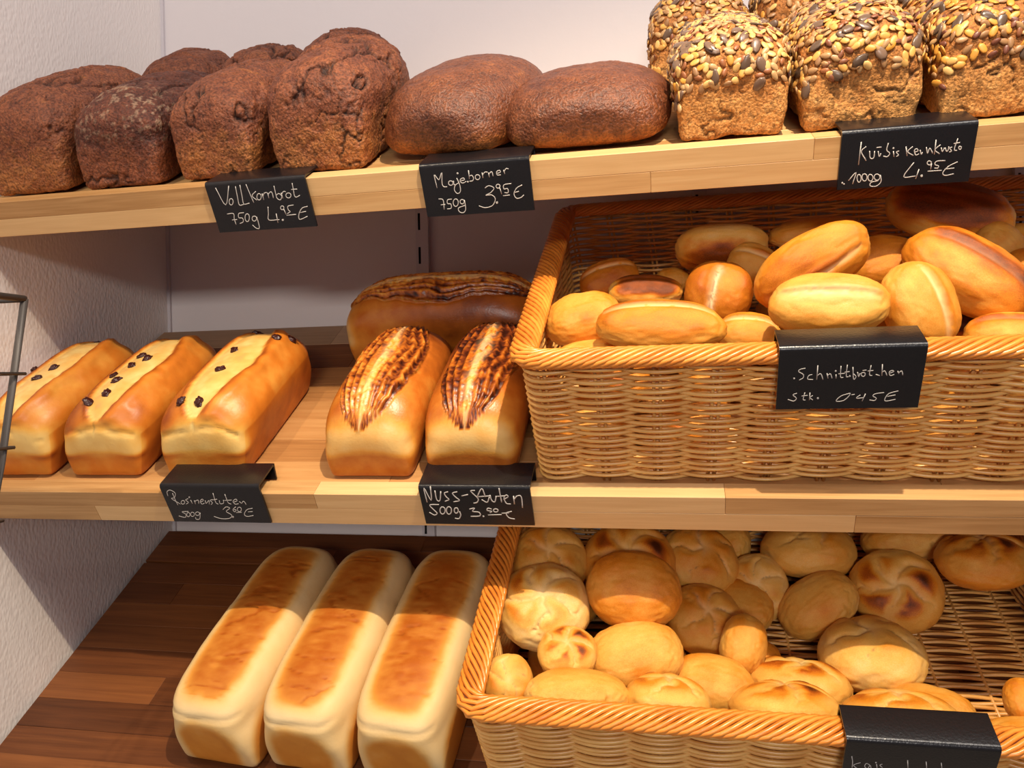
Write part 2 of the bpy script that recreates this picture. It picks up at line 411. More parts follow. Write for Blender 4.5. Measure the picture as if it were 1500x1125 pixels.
# slotted shelf rails on the back wall
for k, x in enumerate((0.424, 0.824, 1.224)):
    t = thing('slotted_wall_rail', ['light grey slotted shelf rail on the back wall, left one behind the round rye loaves',
                                    'light grey slotted shelf rail on the back wall, middle one behind the seeded loaves',
                                    'light grey slotted shelf rail on the back wall, right one at the picture edge'][k], 'shelf rail', Matrix.Translation((x, 0, -1.0)), 'wall rails')
    mb = MB(); x0, x1 = -0.0055, 0.0135; s0, s1 = -0.0018, 0.0018
    yF, yB = -0.010, -0.0085; ZR = 1.345
    mb.box(x0, s0, yF, yB, 0, ZR); mb.box(s1, x1, yF, yB, 0, ZR)
    mb.box(x0, x0 + 0.0015, yB, -0.0003, 0, ZR); mb.box(x1 - 0.0015, x1, yB, -0.0003, 0, ZR)
    z = 1.0 + 0.1977 + 0.0125 - 0.05 * 24
    while z < ZR:
        lo = z; hi = z + 0.025
        if lo > 0: mb.box(s0, s1, yF, yB, lo, min(ZR, hi))
        z += 0.05
    mb.build('steel_channel', M['raillight'], t, smooth=False)
    mb = MB(); mb.box(x0 + 0.0017, x1 - 0.0017, -0.0035, -0.0005, 0.01, ZR - 0.01)  # near-black box put in as the shade seen through the slots
    mb.build('slot_shade_box', M['slot'], t, smooth=False)

# ------------------------------------------------------------------ shelves
rng = np.random.default_rng(5)
def block_obj(name, parent, mat, x0, x1, y0, y1, z0, z1, b=0.0004):
    return mesh_obj(name, bevel_box(x0, x1, y0, y1, z0, z1, b, name), parent, mat)
XE = 1.40
def staves(parent, name, v0, v1, rows, n0, n1, mat, lo=0.22, hi=0.55):
    h = (v1 - v0) / rows
    for r in range(rows):
        x = 0.0055; first = rng.uniform(0.06, hi)
        while x < XE - 0.001:
            L_ = first if first else rng.uniform(lo, hi); first = None
            x2 = min(XE, x + L_)
            if XE - x2 < 0.08: x2 = XE
            dz = rng.uniform(-0.0002, 0.0002)
            block_obj(name, parent, mat(r) if callable(mat) else mat, x + 0.0001, x2 - 0.0001, v0 + r * h + 0.0001, v0 + (r + 1) * h - 0.0001, n0, n1 + dz)
            x = x2
SL = ['upper tilted oak shelf carrying the rye and seeded loaves', 'middle tilted oak shelf carrying the raisin and nut loaves and a basket', 'bottom tilted dark brown shelf carrying the white sandwich loaves']
for i in range(3):
    t = thing('bread_shelf', SL[i], 'shelf', frame(i))
    main = [M['beech'], M['beech'], M['walnut']][i]
    if i == 0: staves(t, 'stave', 0.0215, 0.398, 9, -0.028, 0, M['oak'])
    elif i == 1:
        staves(t, 'stave', 0.0215, 0.2755, 6, -0.028, 0, main)
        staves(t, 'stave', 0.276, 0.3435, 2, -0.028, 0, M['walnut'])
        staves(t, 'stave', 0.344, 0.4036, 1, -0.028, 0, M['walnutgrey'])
    else:
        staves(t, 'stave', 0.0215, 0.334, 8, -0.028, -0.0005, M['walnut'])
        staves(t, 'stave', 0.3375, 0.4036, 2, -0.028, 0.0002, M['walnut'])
    rl = M['oak'] if i < 2 else M['walnut']
    staves(t, 'rail_stave', 0.0, 0.0213, 1, -0.0132, 0.0062, rl)
    staves(t, 'rail_stave', 0.0, 0.0213, 1, -0.0332, -0.0133, rl)
    # steel brackets clipped into the wall rails
    for x in (0.424, 0.824, 1.224):
        mb = MB(); mb.box(x - 0.0015, x + 0.0015, 0.06, 0.402, -0.046, -0.0285)
        mb.build('shelf_bracket', M['metal'], t, smooth=False)

# ------------------------------------------------------------------ pan loaves
PANM = {}
def loaf_base(W, L, H, nx, ny, nz, e=7, dome=0.2, endd=0.08, wb=0.86, lb=0.94, belly=0.02, eb=16):
    c, F = cubegrid(nx, ny, nz)
    a = np.abs(c)
    e = eb + (e - eb) * ss(-0.95, 0.45, c[:, 2])
    r = (a[:, 0] ** e + a[:, 1] ** e + a[:, 2] ** e) ** (-1 / e)
    q = c * r[:, None]
    t = (q[:, 2] + 1) / 2
    wf = wb + (1 - wb) * ss(0, 0.75, t) + belly * np.sin(np.pi * t)
    lf = lb + (1 - lb) * ss(0, 0.75, t)
    X = q[:, 0] * W / 2 * wf
    Y = L / 2 + q[:, 1] * L / 2 * lf
    Z = t * H * (1 - dome * np.abs(q[:, 0]) ** 2.0 - endd * np.abs(q[:, 1]) ** 4)
    return c, q, t, np.stack([X, Y, Z], -1), F

def make_loaf(kind, W, L, H, seed):
    rs = np.random.default_rng(seed)
    if kind == 'raisin':
        c, q, t, P, F = loaf_base(W, L, H, 56, 96, 28, e=5.5, dome=0.22, endd=0.12, wb=0.84)
        u, v = q[:, 0], q[:, 1]; so = seed * 3.1
        n1 = fbm(P * 28 + so, seed); n2 = fbm(P * 90 + so, seed + 9)
        off = -0.06 + 0.10 * n1
        hw = 0.50 * np.sqrt(np.clip(1 - (v / 0.97) ** 2, 0, 1)) ** 0.8 * (1 + 0.12 * n1)
        top = ss(0.62, 0.8, t)
        du = np.abs(u - off); inside = top * ss(0.03, -0.07, du - hw + 0.05 * n2)
        edge = top * gs(du - hw - 0.035, 0.05) * (np.abs(v) < 0.95)
        right = top * gs((u - off) - hw - 0.17, 0.14) * (np.abs(v) < 0.97)
        d = -0.0035 * inside + 0.0012 * edge + 0.004 * right + 0.0012 * n1 + 0.0007 * n2 * inside
        # front crease under the crown
        fr = ss(-0.80, -0.95, q[:, 1])
        d -= 0.0026 * fr * gs(t - (0.74 + 0.16 * n1 - 0.08 * u * u), 0.03) * ss(-0.2, 0.2, n1 + 0.3 * n2 + 0.15) * (np.abs(u) < 0.8)
        R = 0.52 + 0.14 * n1 + 0.05 * n2
        R = R + 0.32 * (1 - inside) * top * ss(0.25, 0.9, -(u - off)) + 0.20 * edge
        R = R - (0.34 - 0.25 * n2) * inside
        face = fr * ss(0.30, 0.42, t - 0.12 * u * u) * ss(0.92, 0.7, t)
        R = R - 0.38 * face + 0.22 * fr * gs(t - 0.40 - 0.1 * (1 - u * u) * 0, 0.05)
        R = R + 0.12 * (np.abs(c[:, 0]) > 0.98) * (t < 0.75)
        G = 0.22 * inside * (0.5 + 1.2 * n2); B = 0.35 * np.clip(gs(du - hw, 0.012) * top * (n2 > -0.1), 0, 1)
        return finish('raisin_loaf_body', P, F, d, np.stack([R, G, B], -1), M['stuten']), 
    if kind == 'nut':
        c, q, t, P, F = loaf_base(W, L, H, 84, 140, 26, e=5.0, dome=0.24, endd=0.26, wb=0.86)
        u, v = q[:, 0], q[:, 1]; so = seed * 5.7; nd_ = 0.17 if seed == 12 else 0.0
        n1 = fbm(P * 26 + so, seed); n2 = fbm(P * 110 + so, seed + 9); n3 = fbm(P * 300 + so, seed + 5, 2)
        v2 = v - 0.9 * (1 - t) * ss(-0.7, -0.95, v); vv = (v2 + 0.06) / 1.10
        hw = 0.74 * np.clip(1 - np.abs(vv) ** 2.0, 0, 1) ** 0.75
        top = ss(0.45, 0.6, t)
        rr = np.abs(u + 0.05 * n1 - 0.06 * v) / np.maximum(hw, 1e-3) + 0.07 * n1 + 0.05 * n2
        inside = top * ss(1.02, 0.97, rr) * (hw > 0.01)
        ring = np.sin((rr * 4.2 + 0.35 * n1) * 2 * np.pi)
        d = inside * (0.0012 + 0.0016 * ring * (0.4 + rr) + 0.0010 * n2 + 0.0008 * n3) + 0.001 * n1
        d -= 0.002 * gs(rr - 1.0, 0.035) * top * (hw > 0.01)
        R = 0.48 + nd_ * ss(-1, 0, v) + 0.16 * n1 + 0.22 * top * ss(-0.9, 0.8, v)
        Rin = 0.66 - 0.22 * ring * (0.3 + 0.7 * rr) + 0.30 * n2 + 0.36 * n3 + 0.12 * v + nd_ - 0.36 * gs(rr - 0.05 + 0.1 * n1, 0.16) * ss(-0.5, 0.2, n1 + 0.4)
        R = R * (1 - inside) + Rin * inside
        fr = ss(-0.80, -0.95, q[:, 1])
        R = R - 0.36 * fr * ss(0.42, 0.6, t) * ss(1.0, 0.8, t) * (1 - inside)
        R = R + 0.05 * fr * (t < 0.45)
        G = 0.5 * inside * gs(rr, 0.15) * (n2 > -0.1); B = 0.45 * inside * gs(rr - 0.98, 0.04) + 0.35 * inside * (n3 < -0.35)
        return finish('nut_loaf_body', P, F, d, np.stack([R, G, B], -1), M['nut']),
    if kind == 'toast':
        c, q, t, P, F = loaf_base(W, L, H, 44, 110, 30, e=4.6, dome=0.07, endd=0.04, wb=0.95, lb=0.98)
        u, v = q[:, 0], q[:, 1]; so = seed * 2.3
        n1 = fbm(P * 30 + so, seed); n2 = fbm(P * np.array([70, 200, 70]) + so, seed + 9)
        cr = fbm(P * np.array([14, 55, 30]) + so, seed + 4)
        creas = gs(cr - 0.05, 0.035)
        top = ss(0.86, 0.95, t)
        m = (np.abs(u + 0.05 * n1) / 0.72) ** 3.2 + (np.abs(v - 0.0) / 0.93) ** 7
        patch = top * ss(1.5, 0.1, m + 0.38 * n1 + 0.18 * n2 + 0.25 * np.abs(v) * np.abs(u) ** 1.5)
        fr = ss(-0.80, -0.95, q[:, 1])
        mf = (np.abs(u) / 0.7) ** 3 + (np.abs(t - 0.32) / 0.42) ** 3
        fp = fr * ss(1.5, 0.4, mf + 0.3 * n1 + 0.1 * n2)
        sd = ss(0.90, 0.99, np.abs(q[:, 0])) * ss(0.78, 0.45, t + 0.1 * n1)
        R = 0.10 + 0.08 * n1 + 0.56 * patch + 0.10 * patch * n2 + 0.42 * fp + 0.45 * sd + 0.10 * patch * creas
        d = 0.0012 * n1 - 0.0012 * creas * patch + 0.0005 * n2 * patch - 0.0022 * fr * gs(t - 0.80 - 0.03 * n1, 0.025) - 0.0012 * patch
        G = 0.25 * fr * gs(t - 0.84, 0.05); B = 0.20 * patch * gs(cr - 0.05, 0.012)
        return finish('sandwich_loaf_body', P, F, d, np.stack([R, G, B], -1), M['toast']),
    if kind in ('rye', 'ryedark', 'seed'):
        c, q, t, P, F = loaf_base(W, L, H, 80, 120, 56, e=5.6, dome=0.20, endd=0.10, wb=0.84 if kind != 'seed' else 0.88, belly=0.01)
        u, v = q[:, 0], q[:, 1]; so = seed * 4.1
        n1 = fbm(P * 24 + so, seed); n2 = fbm(P * 95 + so, seed + 9); n3 = fbm(P * 260 + so, seed + 5, 2)
        top = ss(0.6, 0.8, t)
        # long wandering cracks along the crown and small ones on the faces
        ca = np.abs(fbm(P * np.array([34, 13, 22]) + so + 3, seed + 21, 4))
        mask = ss(-0.25, 0.1, fbm(P * 14 + so + 9, seed + 31, 2))
        crack = gs(ca, 0.04) * mask
        cb = np.abs(fbm(P * 40 + so + 13, seed + 41, 3)); small = gs(cb, 0.035) * ss(-0.1, 0.2, fbm(P * 20 + so, seed + 51, 2)) * (1 - 0.6 * top)
        if kind == 'seed': crack = crack * 0.2
        led = fbm(P * np.array([30, 11, 20]) + so + 3, seed + 61, 4); ledge = top * ss(-0.9, -0.4, v) * (0.5 * ss(-0.02, 0.02, led) + 0.5 * ss(0.0, 0.03, fbm(P * np.array([26, 34, 20]) + so + 33, seed + 71, 4))) * (kind != 'seed')
        fld = fbm(P * 55 + so + 7, seed + 81, 3)
        pits = ss(0.35, 0.6, n3) * (1 - top)
        d = 0.0035 * ledge + 0.0015 * fld + 0.0035 * n1 + 0.0012 * n2 + 0.0008 * n3 - 0.0055 * crack * top - 0.003 * small - 0.0010 * pits
        fr = ss(-0.80, -0.95, q[:, 1]); sides = (1 - top)
        R = 0.46 + 0.12 * n1 + 0.14 * n2 + 0.12 * n3 + 0.24 * sides * ss(0.75, 0.3, t)
        if kind == 'ryedark': R = R - 0.20
        if kind == 'seed': R = R + 0.04 * fr
        G = np.zeros(len(u))
        if kind == 'ryedark': G = 0.5 * ss(0.5, 0.65, t) * (n3 > 0.25) * gs(v + 0.75, 0.35)
        B = 0.9 * crack * top + 0.75 * small + 0.55 * pits
        me = finish({'seed': 'seeded_loaf_body'}.get(kind, 'rye_loaf_body'), P, F, d, np.stack([R, G, B], -1), M['seedcrust' if kind == 'seed' else 'rye'])
        return me, q, t
    if kind == 'round':
        c, q, t, P, F = loaf_base(W, L, H, 64, 80, 34, e=2.4, dome=0.08, endd=0.05, wb=0.95, lb=0.95, eb=4.5)
        so = seed * 4.1
        n1 = fbm(P * 22 + so, seed); n2 = fbm(P * 95 + so, seed + 9); n3 = fbm(P * 280 + so, seed + 5, 2)
        cb = np.abs(fbm(P * 30 + so + 13, seed + 41, 3)); small = gs(cb, 0.015) * ss(0.1, 0.3, fbm(P * 16 + so, seed + 51, 2))
        d = 0.0022 * n1 + 0.0009 * n2 + 0.0006 * n3 - 0.0015 * small
        R = 0.46 + 0.12 * n1 + 0.12 * n2 + 0.12 * n3 + 0.30 * ss(0.45, 0.1, t)
        B = 0.5 * small + 0.4 * ss(0.45, 0.6, n3)
        return finish('round_loaf_body', P, F, d, np.stack([R, np.zeros(len(R)), B], -1), M['ryegloss']),

def place_loaf(kind, name, label, i, xc, v0, W, L, H, seed, yaw=0, lean=0.0, back=0.0, group=None, cat='bread loaf', part='crust'):
    """xc, v0: middle of the front foot; lean: sideways shear; back: shear away from the lip"""
    t = thing(name, label, cat, frame(i, xc, v0, 0.0), group)
    res = make_loaf(kind, W, L, H, seed)
    me = res[0]
    n = len(me.vertices); co = np.empty(n * 3, dtype=np.float32); me.vertices.foreach_get('co', co); co = co.reshape(-1, 3)
    co[:, 2] -= co[:, 2].min() - 0.0006
    co[:, 0] += co[:, 2] * lean; co[:, 1] += co[:, 2] * back * np.clip(1 - co[:, 1] / L, 0, 1)
    if yaw:
        c_, s_ = math.cos(yaw), math.sin(yaw); x = co[:, 0].copy(); y = co[:, 1] - L / 2
        co[:, 0] = x * c_ - y * s_; co[:, 1] = x * s_ + y * c_ + L / 2
    me.vertices.foreach_set('co', co.ravel()); me.update()
    o = mesh_obj(part, me, t)
    return t, o, me, res

def surf(me):
    n = len(me.polygons)
    c = np.empty(n * 3, dtype=np.float32); me.polygons.foreach_get('center', c)
    no = np.empty(n * 3, dtype=np.float32); me.polygons.foreach_get('normal', no)
    return c.reshape(-1, 3), no.reshape(-1, 3)
def orient(p, nrm, ang, sc=(1, 1, 1), lift=0.0):
    z = Vector(nrm).normalized(); a = Vector((1, 0, 0)) if abs(z.x) < 0.9 else Vector((0, 1, 0))
    x = (a - z * a.dot(z)).normalized(); y = z.cross(x)
    m = Matrix(((x.x, y.x, z.x, 0), (x.y, y.y, z.y, 0), (x.z, y.z, z.z, 0), (0, 0, 0, 1)))
    p = Vector(p) + z * lift
    return Matrix.Translation(p) @ m @ Matrix.Rotation(ang, 4, 'Z') @ Matrix.Diagonal((*sc, 1))

# raisins: one lumpy mesh, shared
def lump(name, a, b, c_, mat, k=0.18, div=6, seed=1):
    c, F = cubegrid(div, div, div); q = c / np.linalg.norm(c, axis=1)[:, None]
    q = q * (1 + k * vnoise(q * 2.2 + seed * 5, seed))[:, None]
    me = mk(name, q * np.array([a, b, c_]), F); me.materials.append(mat); return me
RAISIN = [lump('raisin', 0.0066, 0.0046, 0.0032, M['raisin'], 0.28, 9, s) for s in (1, 2, 3)]

def add_raisins(t, me, spots, W, L):
    c, no = surf(me)
    for k, (u, v) in enumerate(spots):
        x, y = u * W / 2, L / 2 + v * L / 2
        d = (c[:, 0] - x) ** 2 + (c[:, 1] - y) ** 2 + (no[:, 2] < 0.1) * 1.0
        j = int(np.argmin(d))
        mesh_obj('raisin', RAISIN[k % 3], t, None, orient(c[j], no[j], 0.9 * k + 0.5, (1, 1, 1), 0.0004))

GR = 'raisin loaves on the middle shelf'
RL = 0.205
t, o, me, _ = place_loaf('raisin', 'raisin_loaf', 'raisin loaf partly cut off by the left picture edge, leftmost on the middle shelf', 1, 0.044, 0.0245, 0.106, RL, 0.092, 1, lean=0.16, back=0.16, group=GR)
add_raisins(t, me, [(0.16, -0.2), (0.26, 0.05), (-0.42, 0.1), (0.1, 0.9)], 0.104, RL)
t, o, me, _ = place_loaf('raisin', 'raisin_loaf', 'palest raisin loaf with many raisins in its cream split, middle one of three', 1, 0.159, 0.0245, 0.108, RL, 0.092, 2, lean=0.16, back=0.16, group=GR)
add_raisins(t, me, [(0.02, 0.3), (0.30, 0.2), (0.08, 0.04), (-0.2, -0.12), (0.12, -0.28), (0.18, -0.52), (-0.12, -0.66)], 0.106, RL)
t, o, me, _ = place_loaf('raisin', 'raisin_loaf', 'raisin loaf behind the middle left price tag, darker crust with a broad pale split', 1, 0.283, 0.0245, 0.113, RL, 0.096, 3, lean=0.13, back=0.16, group=GR)
add_raisins(t, me, [(-0.10, 0.93), (0.0, 0.9), (0.02, 0.28), (0.12, -0.16), (-0.22, -0.70), (0.16, -0.70), (0.78, 0.55), (0.93, 0.7)], 0.112, RL)

GN = 'nut loaves on the middle shelf'
place_loaf('nut', 'nut_loaf', 'nut loaf with a light lens shaped swirl and pale centre, left of the front pair', 1, 0.4735, 0.0245, 0.106, 0.215, 0.094, 11, lean=0.06, back=0.14, group=GN)
place_loaf('nut', 'nut_loaf', 'dark glossy nut loaf with a red brown swirl, beside the wicker basket', 1, 0.5825, 0.0245, 0.104, 0.215, 0.095, 12, lean=0.05, back=0.14, group=GN)
t, o, me, _ = place_loaf('nut', 'nut_loaf', 'dark nut loaf lying crosswise behind the two front nut loaves', 1, 0.497, 0.183, 0.105, 0.265, 0.104, 13, yaw=math.radians(-90), group=GN)

GT = 'white sandwich loaves on the bottom shelf'
TL = 0.262
place_loaf('toast', 'sandwich_loaf', 'long white sandwich loaf with browned top, leftmost of the row of three', 2, 0.3030, 0.0275, 0.1005, TL, 0.103, 21, yaw=math.radians(-4.2), group=GT)
place_loaf('toast', 'sandwich_loaf', 'long white sandwich loaf with browned top, between the two others', 2, 0.4075, 0.0275, 0.1005, TL, 0.103, 22, yaw=math.radians(-3.8), group=GT)
place_loaf('toast', 'sandwich_loaf', 'long white sandwich loaf with browned top, next to the lower wicker basket', 2, 0.5110, 0.0275, 0.1005, TL, 0.103, 23, yaw=math.radians(-3.2), group=GT)

GY = 'box shaped rye loaves on the upper shelf'
for (k_, lab, xc, v0, W, L_, H, sd, lean, grp) in [
    ('rye', 'rye loaf with cracked front, furthest left on the upper shelf', 0.068, 0.0245, 0.116, 0.215, 0.112, 31, 0.10, GY),
    ('ryedark', 'darkest rye loaf with a floury speckled shoulder, second from the left', 0.186, 0.0245, 0.114, 0.200, 0.098, 32, 0.10, GY),
    ('rye', 'light brown rye loaf behind the left end of the upper left price tag', 0.302, 0.0245, 0.104, 0.205, 0.100, 33, 0.08, GY),
    ('rye', 'tallest rye loaf with a craggy top, beside the round rye loaves', 0.424, 0.0245, 0.116, 0.215, 0.112, 34, 0.03, GY),
    ('rye', 'rye loaf in the back row behind the leftmost two rye loaves', 0.125, 0.247, 0.104, 0.145, 0.106, 35, 0.03, GY),
    ('rye', 'reddish rye loaf top showing behind the darkest rye loaf', 0.244, 0.247, 0.108, 0.145, 0.102, 36, 0.02, GY),
    ('rye', 'rye loaf top showing in the back row beside the tallest rye loaf', 0.362, 0.247, 0.108, 0.145, 0.110, 37, 0.02, GY)]:
    place_loaf(k_, 'rye_loaf', lab, 0, xc, v0, W, L_, H, sd, lean=lean, back=0.12, group=grp)
place_loaf('round', 'round_rye_loaf', 'rounded reddish brown rye loaf behind the second price tag, left of the two rounded ones', 0, 0.570, 0.0265, 0.150, 0.225, 0.083, 41, yaw=math.radians(-12), group='rounded rye loaves')
place_loaf('round', 'round_rye_loaf', 'broad rounded rye loaf with a shiny right shoulder, next to the seeded loaves', 0, 0.7030, 0.0265, 0.174, 0.160, 0.068, 42, group='rounded rye loaves')

# ------------------------------------------------------------------ seeded loaves
def seed_mesh(name, a, b, c_, mat, point=0.5, ridge=0):
    c, F = cubegrid(4, 2, 2); q = c / np.linalg.norm(c, axis=1)[:, None]
    w_ = 1 - point * np.clip(q[:, 0], 0, 1)
    P = np.stack([q[:, 0] * a, q[:, 1] * b * w_, q[:, 2] * c_ * w_], -1)
    me = mk(name, P, F); me.materials.append(mat); return me
def seed_mat(name, c0, c1, rough):
    m, nt, b = new_mat(name); oi = N_(nt, 'ShaderNodeObjectInfo')
    mx = N_(nt, 'ShaderNodeMix', data_type='RGBA'); mx.inputs[6].default_value = (*lin(c0), 1); mx.inputs[7].default_value = (*lin(c1), 1)
    nt.links.new(oi.outputs['Random'], mx.inputs[0]); nt.links.new(mx.outputs[2], b.inputs['Base Color']); b.inputs['Roughness'].default_value = rough
    return m
SM = [seed_mat('sunflower_skin', (150, 108, 70), (196, 156, 104), 0.4), seed_mat('oat_skin', (204, 140, 46), (216, 176, 108), 0.45), seed_mat('pumpkin_skin', (84, 66, 52), (122, 96, 78), 0.3), seed_mat('linseed_skin', (104, 58, 44), (156, 96, 54), 0.4)]
SEEDS = [('sunflower_seed', seed_mesh('sunflower_seed', 0.0056, 0.0030, 0.0014, SM[0], 0.45)),
         ('oat_flake', seed_mesh('oat_flake', 0.0054, 0.0033, 0.0011, SM[1], 0.15)),
         ('pumpkin_seed', seed_mesh('pumpkin_seed', 0.0084, 0.0048, 0.0017, SM[2], 0.35)),
         ('linseed', seed_mesh('linseed', 0.0046, 0.0027, 0.0013, SM[3], 0.3))]
def seedify(t, me, L, W, H, count, loose, seed, fronty=0.0):
    c, no = surf(me); rs = np.random.default_rng(seed)
    zt = c[:, 2] / H
    ar = np.empty(len(me.polygons), dtype=np.float32); me.polygons.foreach_get('area', ar)
    n1 = vnoise(c * 40 + seed, seed)
    limit = 0.50 + 0.10 * n1 - 0.16 * (c[:, 0] < -W * 0.40)
    ok = (zt > limit) & (no[:, 2] > -0.3) & (c[:, 1] < L * 0.97)
    wgt = ar * ok * (0.35 + 0.65 * ss(0.4, 0.8, zt))
    tot = count + loose
    idx = rs.choice(len(c), size=tot * 6, p=wgt / wgt.sum())
    pts = []; 
    for j in idx:
        p = c[j]
        if pts and min(np.sum((np.array(pts[-500:]) - p) ** 2, 1)) < 0.0040 ** 2: continue
        pts.append(p); 
        k = len(pts) - 1
        r = rs.random(); kind = 0 if r < 0.40 else 1 if r < 0.78 else 2 if r < 0.88 else 3
        tl = Vector(no[j]) + Vector(rs.normal(0, 0.16, 3)); 
        mtx = orient(p, tl, rs.uniform(0, 6.28), (1, 1, 1), 0.0008 + 0.0007 * rs.random())
        if k < count:
            mesh_obj(SEEDS[kind][0], SEEDS[kind][1], t, None, mtx)
        else:
            loosev.setdefault(t.name, []).append((kind, mtx))
        if len(pts) >= tot: break
    lv = loosev.pop(t.name, [])
    if lv:
        V = []; F = []; MI = []; off = 0; me2 = bpy.data.meshes.new('scattered_seeds')
        for kind, mtx in lv:
            sm = SEEDS[kind][1]; A = np.array(mtx)
            co = np.array([v_.co[:] for v_ in sm.vertices]); co = co @ A[:3, :3].T + A[:3, 3]
            V.append(co); F += [tuple(q + off for q in p_.vertices) for p_ in sm.polygons]; MI += [kind] * len(sm.polygons); off += len(co)
        me2.from_pydata(np.vstack(V).tolist(), [], F)
        for m_ in SM: me2.materials.append(m_)
        me2.polygons.foreach_set('material_index', np.array(MI, dtype=np.int32)); me2.polygons.foreach_set('use_smooth', np.ones(len(MI), dtype=bool)); me2.update()
        s_ = mesh_obj('scattered_seeds', me2, t); s_['kind'] = 'stuff'
loosev = {}
GS = 'seeded loaves on the upper shelf'
for (lab, xc, v0, W, L_, H, sd, cnt, lo) in [
    ('seeded loaf with a bare brown front, leftmost front one next to the rounded rye loaf', 0.843, 0.0245, 0.108, 0.190, 0.096, 51, 300, 420),
    ('seeded loaf between its two front neighbours, left of the upper right price tag', 0.9575, 0.0245, 0.108, 0.195, 0.100, 52, 300, 420),
    ('seeded loaf behind the upper right price tag, running out of the picture', 1.0745, 0.0245, 0.116, 0.200, 0.102, 53, 300, 420),
    ('seeded loaf in the back row whose left side shows beside the front ones', 0.824, 0.228, 0.114, 0.160, 0.112, 54, 300, 260),
    ('seeded loaf in the back row, cut off by the top picture edge', 0.945, 0.232, 0.112, 0.160, 0.124, 55, 220, 200),
    ('seeded loaf at the right of the back row by the top right picture corner', 1.072, 0.236, 0.112, 0.160, 0.125, 56, 260, 200)]:
    t, o, me, res = place_loaf('seed', 'seeded_loaf', lab, 0, xc, v0, W, L_, H, sd, lean=0.0, back=0.14, group=GS)
    seedify(t, me, L_, W, H, cnt, lo, sd)

